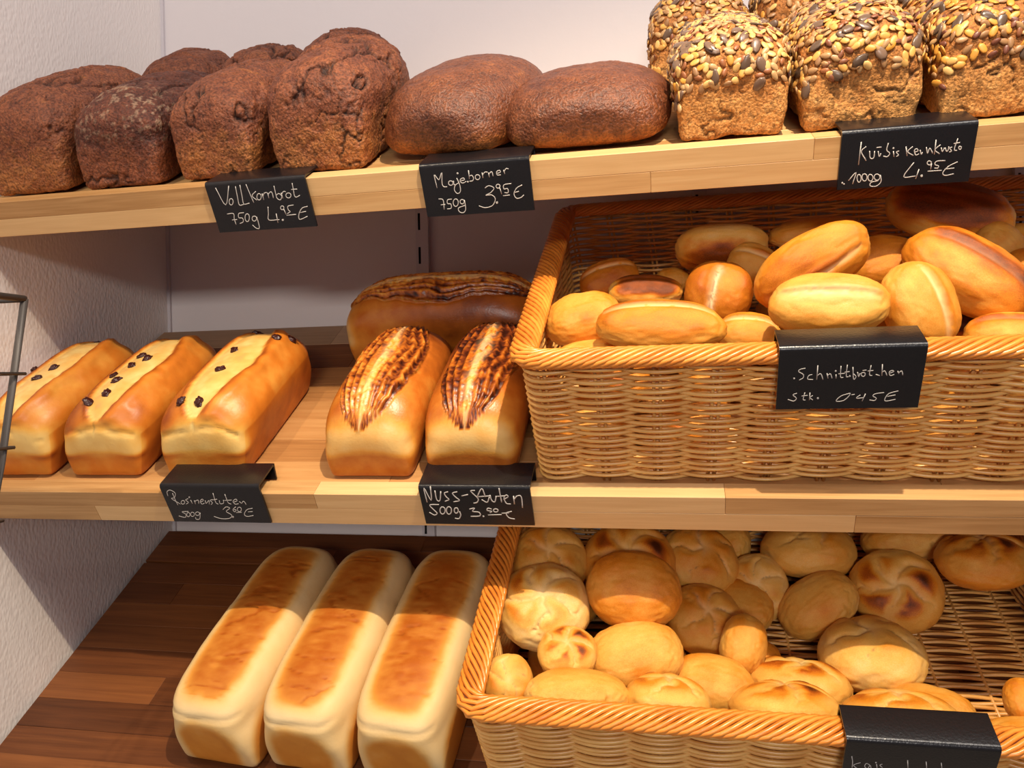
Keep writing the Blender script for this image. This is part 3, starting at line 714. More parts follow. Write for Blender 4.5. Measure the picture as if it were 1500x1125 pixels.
# ------------------------------------------------------------------ rolls
def roll_mesh(kind, seed):
    """unit roll: long axis X, top +Z"""
    nd = 40
    c, F = cubegrid(nd, nd, nd)
    c2 = np.tan(c * math.pi / 4 * 0.98) / math.tan(math.pi / 4 * 0.98)
    e = 2.15 if kind.startswith('kaiser') else 2.15 if kind == 'plain' else 2.28
    q = c2 / (np.abs(c2) ** e).sum(1)[:, None] ** (1 / e)
    u, v, w_ = q[:, 0], q[:, 1], q[:, 2]
    so = seed * 7.7
    n1 = fbm(q * 1.5 + so, seed); n2 = fbm(q * 5 + so, seed + 3); n3 = fbm(q * 12 + so, seed + 7, 2)
    P = q.copy()
    P[:, 2] = np.where(w_ < 0, w_ * 0.86, w_)
    base = 0.32 + 0.20 * n1 + 0.05 * n2
    G = np.zeros(len(u)); B = np.zeros(len(u)); up = ss(0.0, 0.5, w_)
    d = 0.065 * n1 + 0.020 * n2 + 0.006 * n3
    if kind.startswith('slit') or kind in ('scorch', 'dark'):
        ln = np.sqrt(np.clip(1 - (u / 0.88) ** 2, 0, 1)); vv = v + 0.05 * n1 - 0.02
        vv = vv + 0.035 * n2; cut = up * gs(vv, 0.09) * ln; lip = up * gs(vv - 0.19, 0.10) * ln * (1 + 0.5 * n1); lip2 = up * gs(vv + 0.25, 0.16) * ln
        deep = {'slit': 0.07, 'slitd': 0.04, 'slitb': 0.07, 'slitw': 0.07, 'scorch': 0.05, 'dark': 0.03}[kind]
        d = d - deep * cut + 0.05 * lip + 0.03 * lip2
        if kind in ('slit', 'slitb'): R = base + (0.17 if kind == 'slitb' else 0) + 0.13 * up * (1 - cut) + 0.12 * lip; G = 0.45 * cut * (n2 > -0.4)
        elif kind == 'slitd': R = base + 0.06; G = 0.6 * up * gs(vv, 0.24) * ln * (0.7 + 0.5 * n3); B = 0.4 * up * gs(vv - 0.12 - 0.03 * n2, 0.03) * ln * (n3 > 0.0)
        elif kind == 'slitw': R = base + 0.25; G = 0.9 * up * gs(vv, 0.10 + 0.04 * n2) * ln * ss(-0.5, 0.2, n3 + 0.3); B = 0.5 * up * gs(vv - 0.05, 0.03) * (n3 > 0.1)
        elif kind == 'scorch': R = base + 0.12 + 0.34 * up * gs(v - 0.12, 0.34) * ss(1, 0.55, np.abs(u)) + 0.08 * n2 * up; G = 0.1 * cut
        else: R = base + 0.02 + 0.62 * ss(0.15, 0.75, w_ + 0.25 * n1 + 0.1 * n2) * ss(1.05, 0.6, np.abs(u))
    elif kind.startswith('kaiser'):
        r = np.hypot(u, v); ph = np.arctan2(v - 0.08 * n1, u + 0.07 * n2) + 0.8 * r + 0.5 * n1 + 0.15 * n2 + seed
        k = 5; a = (ph * k / (2 * math.pi)) % 1.0; da = np.minimum(a, 1 - a) * 2 * math.pi / k * np.maximum(r, 0.08)
        gr = up * gs(da, 0.055) * ss(0.95, 0.7, r)
        pet = up * ss(0.05, 0.3, da) * ss(0.92, 0.45, r); gr = gr * ss(-0.35, 0.1, fbm(q * 1.3 + so + 5, seed + 33, 2) + 0.12)
        cen = up * gs(r, 0.16)
        d = d - 0.10 * gr + 0.06 * pet - 0.04 * cen
        br = 0.58 if kind == 'kaiser' else 0.12
        R = base - 0.03 + br * ss(0.08, 0.30, da) * up * ss(0.90, 0.55, r) * (0.75 + 0.8 * n1) - 0.05 * cen
        G = 0.30 * gr * (0.6 + n2) + 0.15 * cen; B = (0.55 if kind == 'kaiserp' else 0.25) * up * gs(da, 0.018) * (n3 > 0.05) * ss(0.9, 0.6, r) * ss(0.12, 0.3, r)
    else:
        R = base + 0.10 * ss(-0.2, 0.8, w_) + 0.04 * n3
        wr = fbm(q * np.array([3, 9, 9]) + so, seed + 12, 2); d = d + 0.016 * wr
        R = R - 0.10 * ss(0.1, -0.6, w_); G = 0.25 * ss(0.1, -0.7, w_)
        seam = gs(u - 0.55 - 0.1 * n1, 0.05) * gs(w_ - 0.25, 0.25) * (v < 0); d = d - 0.05 * seam; B = 0.3 * seam * (n3 > 0)
    # push in unit space, keep within the unit ball so sizes stay true
    me = mk('roll_crust_' + kind, P, F)
    nn = np.empty(len(P) * 3, dtype=np.float32); me.vertex_normals.foreach_get('vector', nn)
    P = P + nn.reshape(-1, 3) * d[:, None]
    me.vertices.foreach_set('co', P.astype(np.float32).ravel()); me.update()
    at = me.color_attributes.new('paint', 'FLOAT_COLOR', 'POINT'); cc = np.ones((len(P), 4), dtype=np.float32)
    cc[:, 0] = np.clip(R, 0, 1); cc[:, 1] = np.clip(G, 0, 1); cc[:, 2] = np.clip(B, 0, 1); at.data.foreach_set('color', cc.ravel())
    me.materials.append(M['roll']); me.name = 'bread_roll'
    return me
BUNS = [
(1, 'slit', [0.7733, -0.3724, 0.0059], [0.999, 0.01, -0.052], [0.049, -0.524, 0.851], [0.0608, 0.0306, 0.0245], 'long pale golden ridged roll lying along the rim left of the price tag'),
(1, 'plain', [0.6973, -0.3221, 0.0193], [0.985, 0.092, 0.145], [-0.038, -0.706, 0.707], [0.0407, 0.0334, 0.0267], 'cream coloured smooth roll in the front left corner of the upper wicker basket'),
(1, 'slitd', [0.9182, -0.3808, 0.0202], [0.981, -0.186, -0.057], [-0.144, -0.893, 0.427], [0.0504, 0.0296, 0.0237], 'golden roll with a pale floury cut lying right above the basket price tag'),
(1, 'slitb', [0.9155, -0.3191, 0.0632], [0.861, -0.212, 0.462], [0.073, -0.848, -0.526], [0.0589, 0.0327, 0.0262], 'golden brown roll leaning up to the right behind the roll above the price tag'),
(1, 'slit', [0.9969, -0.3673, 0.017], [0.322, -0.023, -0.947], [0.392, -0.907, 0.155], [0.0419, 0.0327, 0.0261], 'golden roll standing on end just right of the price tag in the upper basket'),
(1, 'scorch', [1.052, -0.3204, 0.0486], [0.765, -0.199, -0.613], [0.191, -0.838, 0.511], [0.0617, 0.0373, 0.0299], 'large glossy orange roll sloping down to the right in the upper basket'),
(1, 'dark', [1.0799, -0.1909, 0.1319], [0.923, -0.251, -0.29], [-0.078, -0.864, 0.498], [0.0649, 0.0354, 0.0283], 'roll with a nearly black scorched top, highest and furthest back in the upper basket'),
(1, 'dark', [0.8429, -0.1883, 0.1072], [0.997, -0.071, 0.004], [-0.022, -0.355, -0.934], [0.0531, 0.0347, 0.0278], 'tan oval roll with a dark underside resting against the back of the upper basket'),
(1, 'slit', [0.8718, -0.2354, 0.0787], [0.916, -0.044, -0.399], [0.167, -0.861, 0.48], [0.0279, 0.0247, 0.0198], 'small tan roll wedged between the leaning roll and the back of the upper basket'),
(1, 'slitw', [0.8325, -0.2738, 0.0455], [0.216, -0.114, 0.97], [-0.2, -0.977, -0.071], [0.034, 0.0355, 0.0284], 'brown roll with a white floury cut running front to back, upper basket'),
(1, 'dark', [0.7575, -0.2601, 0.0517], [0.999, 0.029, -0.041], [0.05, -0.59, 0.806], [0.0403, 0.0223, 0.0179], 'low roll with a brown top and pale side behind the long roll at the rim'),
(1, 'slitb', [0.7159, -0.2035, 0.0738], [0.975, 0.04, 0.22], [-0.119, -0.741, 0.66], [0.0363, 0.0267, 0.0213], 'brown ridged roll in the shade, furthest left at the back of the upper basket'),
(1, 'plain', [0.7874, -0.1584, 0.076], [0.999, -0.004, -0.048], [0.023, -0.839, 0.544], [0.0212, 0.0159, 0.0127], 'small shaded roll peeping out between two brown rolls at the back left'),
(1, 'slit', [0.8573, -0.3222, -0.0005], [0.988, -0.094, -0.125], [0.04, -0.621, 0.783], [0.0305, 0.0243, 0.0195], 'golden roll half hidden just left of the price tag behind the rim'),
(1, 'plain', [0.7043, -0.3526, -0.0182], [0.989, 0.095, 0.115], [-0.047, -0.532, 0.846], [0.0345, 0.0186, 0.0149], 'roll sunk behind the rim under the cream roll of the front left corner'),
(1, 'plain', [0.944, -0.1934, 0.1159], [0.984, -0.179, -0.002], [-0.087, -0.486, 0.87], [0.0516, 0.0239, 0.0191], 'shaded oval roll lying behind the leaning golden brown roll'),
(1, 'plain', [0.9905, -0.271, 0.0703], [0.969, -0.248, 0.002], [-0.21, -0.815, 0.54], [0.0355, 0.0296, 0.0237], 'dim tan roll between the leaning roll and the glossy orange roll'),
(1, 'scorch', [1.0692, -0.3583, -0.0107], [0.931, -0.363, -0.049], [-0.182, -0.576, 0.797], [0.0344, 0.0246, 0.0197], 'golden roll with an orange top at the rim by the right picture edge'),
(1, 'plain', [1.1124, -0.2328, 0.0876], [0.679, -0.156, -0.717], [0.14, -0.932, 0.335], [0.0237, 0.0226, 0.0181], 'small pale roll directly under the scorched black topped roll'),
(1, 'plain', [1.1649, -0.1616, 0.1012], [0.924, -0.363, -0.116], [-0.253, -0.811, 0.527], [0.0262, 0.0211, 0.0169], 'shaded roll at the right picture edge near the back of the upper basket'),
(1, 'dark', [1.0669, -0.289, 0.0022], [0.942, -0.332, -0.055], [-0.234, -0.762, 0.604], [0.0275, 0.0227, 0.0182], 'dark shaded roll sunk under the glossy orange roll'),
(1, 'plain', [1.1281, -0.2643, 0.0588], [0.922, -0.374, -0.098], [-0.262, -0.791, 0.553], [0.0266, 0.0216, 0.0173], 'roll cut off by the right picture edge behind the glossy orange roll'),
(2, 'kaiserp', [0.6382, -0.2054, -0.253], [0.987, 0.158, -0.012], [0.127, -0.744, 0.656], [0.0466, 0.0466, 0.0289], 'pale star cut roll with dark slits in the back left corner of the lower basket'),
(2, 'kaiser', [0.6438, -0.2825, -0.2851], [0.965, 0.211, 0.155], [0.043, -0.712, 0.701], [0.0507, 0.0507, 0.0314], 'star cut roll with browned petals leaning at the left side of the lower basket'),
(2, 'kaiser', [0.7305, -0.1904, -0.2577], [0.998, 0.055, 0.013], [0.03, -0.706, 0.708], [0.0544, 0.0544, 0.0337], 'roll with browned star top at the back, behind the smooth bright roll'),
(2, 'plain', [0.7388, -0.2659, -0.2678], [0.993, 0.015, -0.116], [0.06, -0.916, 0.397], [0.052, 0.0426, 0.0341], 'smooth bright yellow roll in the upper middle of the left heap'),
(2, 'kaiserp', [0.811, -0.1455, -0.2635], [0.878, -0.142, -0.458], [0.275, -0.632, 0.724], [0.0495, 0.0495, 0.0306], 'tan roll tilted down to the right at the back of the left heap'),
(2, 'plain', [0.7398, -0.313, -0.3236], [0.982, 0.104, 0.159], [-0.054, -0.653, 0.756], [0.0519, 0.0378, 0.0302], 'smooth pale roll on top of the heap, left front of the lower basket'),
(2, 'kaiser', [0.6757, -0.3411, -0.3127], [0.991, 0.133, 0.002], [0.074, -0.563, 0.823], [0.0306, 0.0306, 0.019], 'roll with an orange patch tucked left of the smooth pale roll'),
(2, 'kaiserp', [0.623, -0.3763, -0.331], [0.979, 0.203, -0.024], [0.185, -0.833, 0.522], [0.0244, 0.0279, 0.0173], 'roll standing on edge in the front left corner of the lower basket'),
(2, 'plain', [0.6897, -0.3886, -0.3358], [0.993, 0.113, -0.024], [0.019, 0.046, 0.999], [0.0508, 0.0307, 0.0246], 'pale flat roll at the rim nearest the front left corner, lower basket'),
(2, 'kaiserp', [0.8139, -0.2163, -0.3124], [0.921, -0.148, -0.36], [0.149, -0.719, 0.678], [0.0427, 0.0427, 0.0265], 'golden roll with one curved cut, right of the smooth bright yellow roll'),
(2, 'plain', [0.8174, -0.3099, -0.349], [0.992, -0.085, -0.097], [0.044, -0.485, 0.874], [0.0423, 0.0326, 0.026], 'smooth golden roll behind the rim, right of the pale roll on top of the heap'),
(2, 'kaiser', [0.7736, -0.3736, -0.3428], [0.997, -0.023, -0.08], [0.083, 0.159, 0.984], [0.0412, 0.0412, 0.0255], 'half hidden roll with an orange cut top at the rim under the heap'),
(2, 'kaiser', [0.9028, -0.2746, -0.36], [0.986, -0.163, -0.029], [0.059, 0.182, 0.981], [0.053, 0.053, 0.0286], 'browned star topped roll lying behind its twin at the middle of the rim'),
(2, 'kaiser', [0.8771, -0.3667, -0.3478], [0.992, -0.118, 0.039], [-0.012, 0.225, 0.974], [0.0509, 0.0509, 0.0267], 'browned star topped roll lying right at the middle of the rim'),
(2, 'kaiserp', [0.9841, -0.2306, -0.3398], [0.973, -0.23, -0.017], [-0.031, -0.204, 0.978], [0.0549, 0.0549, 0.034], 'tall golden roll half in the light, standing alone right of the middle'),
(2, 'kaiser', [0.9773, -0.3601, -0.3515], [0.97, -0.231, 0.071], [-0.018, 0.222, 0.975], [0.0512, 0.0512, 0.0263], 'pale roll with cut orange top directly above the lower basket tag'),
(2, 'kaiser', [1.0283, -0.159, -0.2887], [0.968, -0.231, 0.095], [-0.245, -0.805, 0.54], [0.0497, 0.0497, 0.0307], 'round shaded roll with a dark brown star leaning at the back of the lower basket'),
(2, 'plain', [0.9425, -0.1687, -0.3054], [0.836, 0.012, 0.549], [-0.405, -0.662, 0.631], [0.0485, 0.0361, 0.0289], 'smooth bean shaped shaded roll leaning up to the right, middle of the lower basket'),
(2, 'kaiserp', [0.9449, -0.0995, -0.2581], [0.987, -0.162, 0.005], [-0.019, -0.085, 0.996], [0.0572, 0.0572, 0.0355], 'shaded roll with curved pale cuts on top under the shelf edge'),
(2, 'kaiserp', [0.8795, -0.14, -0.2946], [0.994, -0.089, 0.056], [-0.104, -0.902, 0.42], [0.0377, 0.0412, 0.0256], 'brownish roll with one short slit left of the bean shaped roll'),
(2, 'plain', [0.851, -0.2636, -0.3225], [0.973, -0.145, -0.179], [0.037, -0.669, 0.743], [0.0243, 0.0345, 0.0277], 'narrow golden sliver of a roll behind the heap, left of the open weave'),
(2, 'kaiser', [1.1177, -0.1628, -0.2516], [0.943, -0.331, 0.048], [-0.113, -0.18, 0.977], [0.0499, 0.0499, 0.0309], 'brown shaded roll at the back right, under the shelf edge'),
(2, 'plain', [1.0585, -0.0953, -0.2425], [0.959, -0.236, 0.157], [-0.221, -0.278, 0.935], [0.0528, 0.0348, 0.0279], 'roll mostly hidden by the shelf edge above the dark starred roll'),
(2, 'plain', [0.852, -0.0857, -0.2528], [0.997, -0.065, 0.034], [-0.067, -0.615, 0.786], [0.0278, 0.032, 0.0257], 'small shaded roll mostly hidden by the shelf edge in the middle back'),
(2, 'plain', [1.0868, -0.3344, -0.3385], [0.935, -0.305, 0.184], [-0.306, -0.422, 0.854], [0.0171, 0.0226, 0.018], 'roll cut off by the right picture edge above the rim of the lower basket'),
(2, 'plain', [1.0713, -0.3713, -0.3603], [0.936, -0.287, 0.202], [-0.229, -0.062, 0.971], [0.0362, 0.026, 0.0207], 'orange roll right of the lower basket tag, cut off by the picture edge'),
(2, 'plain', [1.0211, -0.3004, -0.3646], [0.943, -0.321, -0.085], [0.031, -0.17, 0.985], [0.0393, 0.0276, 0.0221], 'smooth orange roll just behind the pale roll above the lower basket tag')]

RM = {}; cnt = {}
for (i, kind, P, A, T, (a, b_, c_), lab) in BUNS:
    k = cnt.get(kind, 0); cnt[kind] = k + 1; key = (kind, k % 3)
    if key not in RM: RM[key] = roll_mesh(kind, 3 + len(RM))
    A = Vector(A).normalized(); T = Vector(T); T = (T - A * T.dot(A)).normalized(); Bv = T.cross(A)
    o = mesh_obj('bread_roll', RM[key])
    R_ = Matrix(((A.x, Bv.x, T.x, 0), (A.y, Bv.y, T.y, 0), (A.z, Bv.z, T.z, 0), (0, 0, 0, 1)))
    s_ = 0.97
    o.matrix_world = Matrix.Translation(P) @ R_ @ Matrix.Diagonal((a * s_, b_ * s_, c_ * s_, 1))
    tag(o, lab, 'bread roll', 'cut oval rolls in the upper basket' if i == 1 else 'round star rolls in the lower basket')

# rolls at the bottom of the heaps, carrying those on top
rb = np.random.default_rng(77)
UNDER = [(1, 0.700 + 0.105 * a + 0.02 * (b % 2), 0.090 + 0.078 * b) for b in range(4) for a in range(5)] + [(2, 0.655 + 0.1 * a, 0.085 + 0.085 * b) for b in range(3) for a in range(3)]
for (i, x, v) in UNDER:
    o = mesh_obj('bread_roll', RM[('plain', int(rb.integers(0, 3)))])
    a_ = (0.046, 0.034, 0.026) if i == 1 else (0.040, 0.038, 0.024)
    o.matrix_world = frame(i, x, v, a_[2] + 0.010, rb.uniform(0, 6.28)) @ Matrix.Diagonal((*a_, 1))
    tag(o, 'roll buried at the bottom of the heap in the %s wicker basket' % ('upper' if i == 1 else 'lower'), 'bread roll', 'buried rolls in the %s basket' % ('upper' if i == 1 else 'lower'))

# ------------------------------------------------------------------ wicker baskets
BX, BY, BH = 0.580, 0.372, 0.146
def ring(s, n, off):
    """point and outward normal on the rounded rectangle at arc length fraction s (array), height n, outset off"""
    rc = 0.016; ox = off * 0.1
    x0, x1, y0, y1 = -ox, BX + ox, -off, BY + off
    lx, ly = x1 - x0 - 2 * rc, y1 - y0 - 2 * rc; q = math.pi / 2 * rc; per = 2 * lx + 2 * ly + 4 * q
    d = (np.asarray(s) % 1.0) * per
    P = np.zeros((len(d), 2)); Nn = np.zeros((len(d), 2))
    segs = [('l', lx, (x0 + rc, y0), (1, 0), (0, -1)), ('c', q, (x1 - rc, y0 + rc), -90, None), ('l', ly, (x1, y0 + rc), (0, 1), (1, 0)), ('c', q, (x1 - rc, y1 - rc), 0, None),
            ('l', lx, (x1 - rc, y1), (-1, 0), (0, 1)), ('c', q, (x0 + rc, y1 - rc), 90, None), ('l', ly, (x0, y1 - rc), (0, -1), (-1, 0)), ('c', q, (x0 + rc, y0 + rc), 180, None)]
    acc = 0
    for kind, ln, o_, dr, no in segs:
        m = (d >= acc - 1e-12) & (d < acc + ln + 1e-12); t = d[m] - acc
        if kind == 'l':
            P[m] = np.array(o_) + t[:, None] * np.array(dr); Nn[m] = no
        else:
            an = math.radians(dr) + t / rc; Nn[m] = np.stack([np.cos(an), np.sin(an)], -1); P[m] = np.array(o_) + rc * Nn[m]
        acc += ln
    return P, Nn, per
NS = 38                                           # stakes round the basket
def flare(n): return 0.016 * n / BH
BM = {'row': [], 'stake': [], 'rim': [], 'floor': [], 'rib': []}
NR = 36; pitch = (BH - 0.012) / NR
for k in range(NR):
    n = 0.004 + (k + 0.5) * pitch
    ns = NS * 8; s = np.arange(ns) / ns
    P, Nn, per = ring(s, n, flare(n))
    jit = 0.0003 * np.sin(k * 12.9) 
    wv = np.cos(math.pi * s * NS + math.pi * k)
    wv = np.sign(wv) * np.abs(wv) ** 0.8
    Q = P + Nn * (0.0046 * wv)[:, None]
    z = n + 0.0007 * np.sin(2 * math.pi * s * 7 + k * 1.7) + jit
    mb = MB(); mb.tube(np.column_stack([Q, z]), 0.0021, 6, closed=True, rz=0.00195)
    BM['row'].append(mb.mesh('weaver'))
for k in range(NS):
    s = np.array([k / NS - 0.0015, k / NS + 0.0015]); 
    mb = MB()
    for q in (0, 1):
        pts = []
        for n in (0.0, BH * 0.5, BH):
            P, Nn, per = ring(s[q:q + 1], n, flare(n)); pts.append((P[0, 0], P[0, 1], n))
        mb.tube(pts, 0.0016, 5)
    BM['stake'].append(mb.mesh('stake'))
NRIM = 210
for k in range(NRIM):
    m = 9; f = np.linspace(0, 1, m); s = k / NRIM + f * 0.042
    P, Nn, per = ring(s, BH, flare(BH))
    th = np.radians(-50 + 280 * f)
    rw = 0.0118; rh = 0.0060
    Q = P + Nn * (rw * np.cos(th))[:, None]; z = BH + rh * np.sin(th)
    mb = MB(); mb.tube(np.column_stack([Q, z]), 0.0023, 5)
    BM['rim'].append(mb.mesh('rim_strand'))
s = np.arange(200) / 200; P, Nn, per = ring(s, BH, flare(BH)); mb = MB(); mb.tube(np.column_stack([P, np.full(200, BH)]), 0.0105, 8, closed=True, rz=0.0052); BM['core'] = mb.mesh('rim_core')
NF = 62
for k in range(NF):
    y = 0.006 + (BY - 0.012) * k / (NF - 1); x = np.linspace(0.002, BX - 0.002, 97)
    z = 0.0045 + 0.0022 * np.cos(math.pi * x / 0.048 + math.pi * k)
    mb = MB(); mb.tube(np.column_stack([x, np.full(97, y), z]), 0.0024, 5, rz=0.0017); BM['floor'].append(mb.mesh('floor_weaver'))
for k in range(12):
    x = 0.024 + 0.048 * k; mb = MB(); mb.tube([(x, 0.002, 0.0045), (x, BY / 2, 0.0045), (x, BY - 0.002, 0.0045)], 0.0020, 5); BM['rib'].append(mb.mesh('floor_rib'))
def basket(i, x, label):
    t = thing('wicker_basket', label, 'basket', frame(i, x, 0.0335, 0.0004), 'wicker bread baskets')
    for me in BM['row']: mesh_obj('weaver', me, t, M['wicker'])
    for me in BM['stake']: mesh_obj('stake', me, t, M['wicker'])
    for me in BM['rim']: mesh_obj('rim_strand', me, t, M['rim'])
    mesh_obj('rim_core', BM['core'], t, M['core'])
    for me in BM['floor']: mesh_obj('floor_weaver', me, t, M['wicker'])
    for me in BM['rib']: mesh_obj('floor_rib', me, t, M['wicker'])
basket(1, 0.6535, 'wicker basket of oval rolls standing on the middle shelf')
basket(2, 0.5965, 'wicker basket of round rolls standing on the bottom shelf')

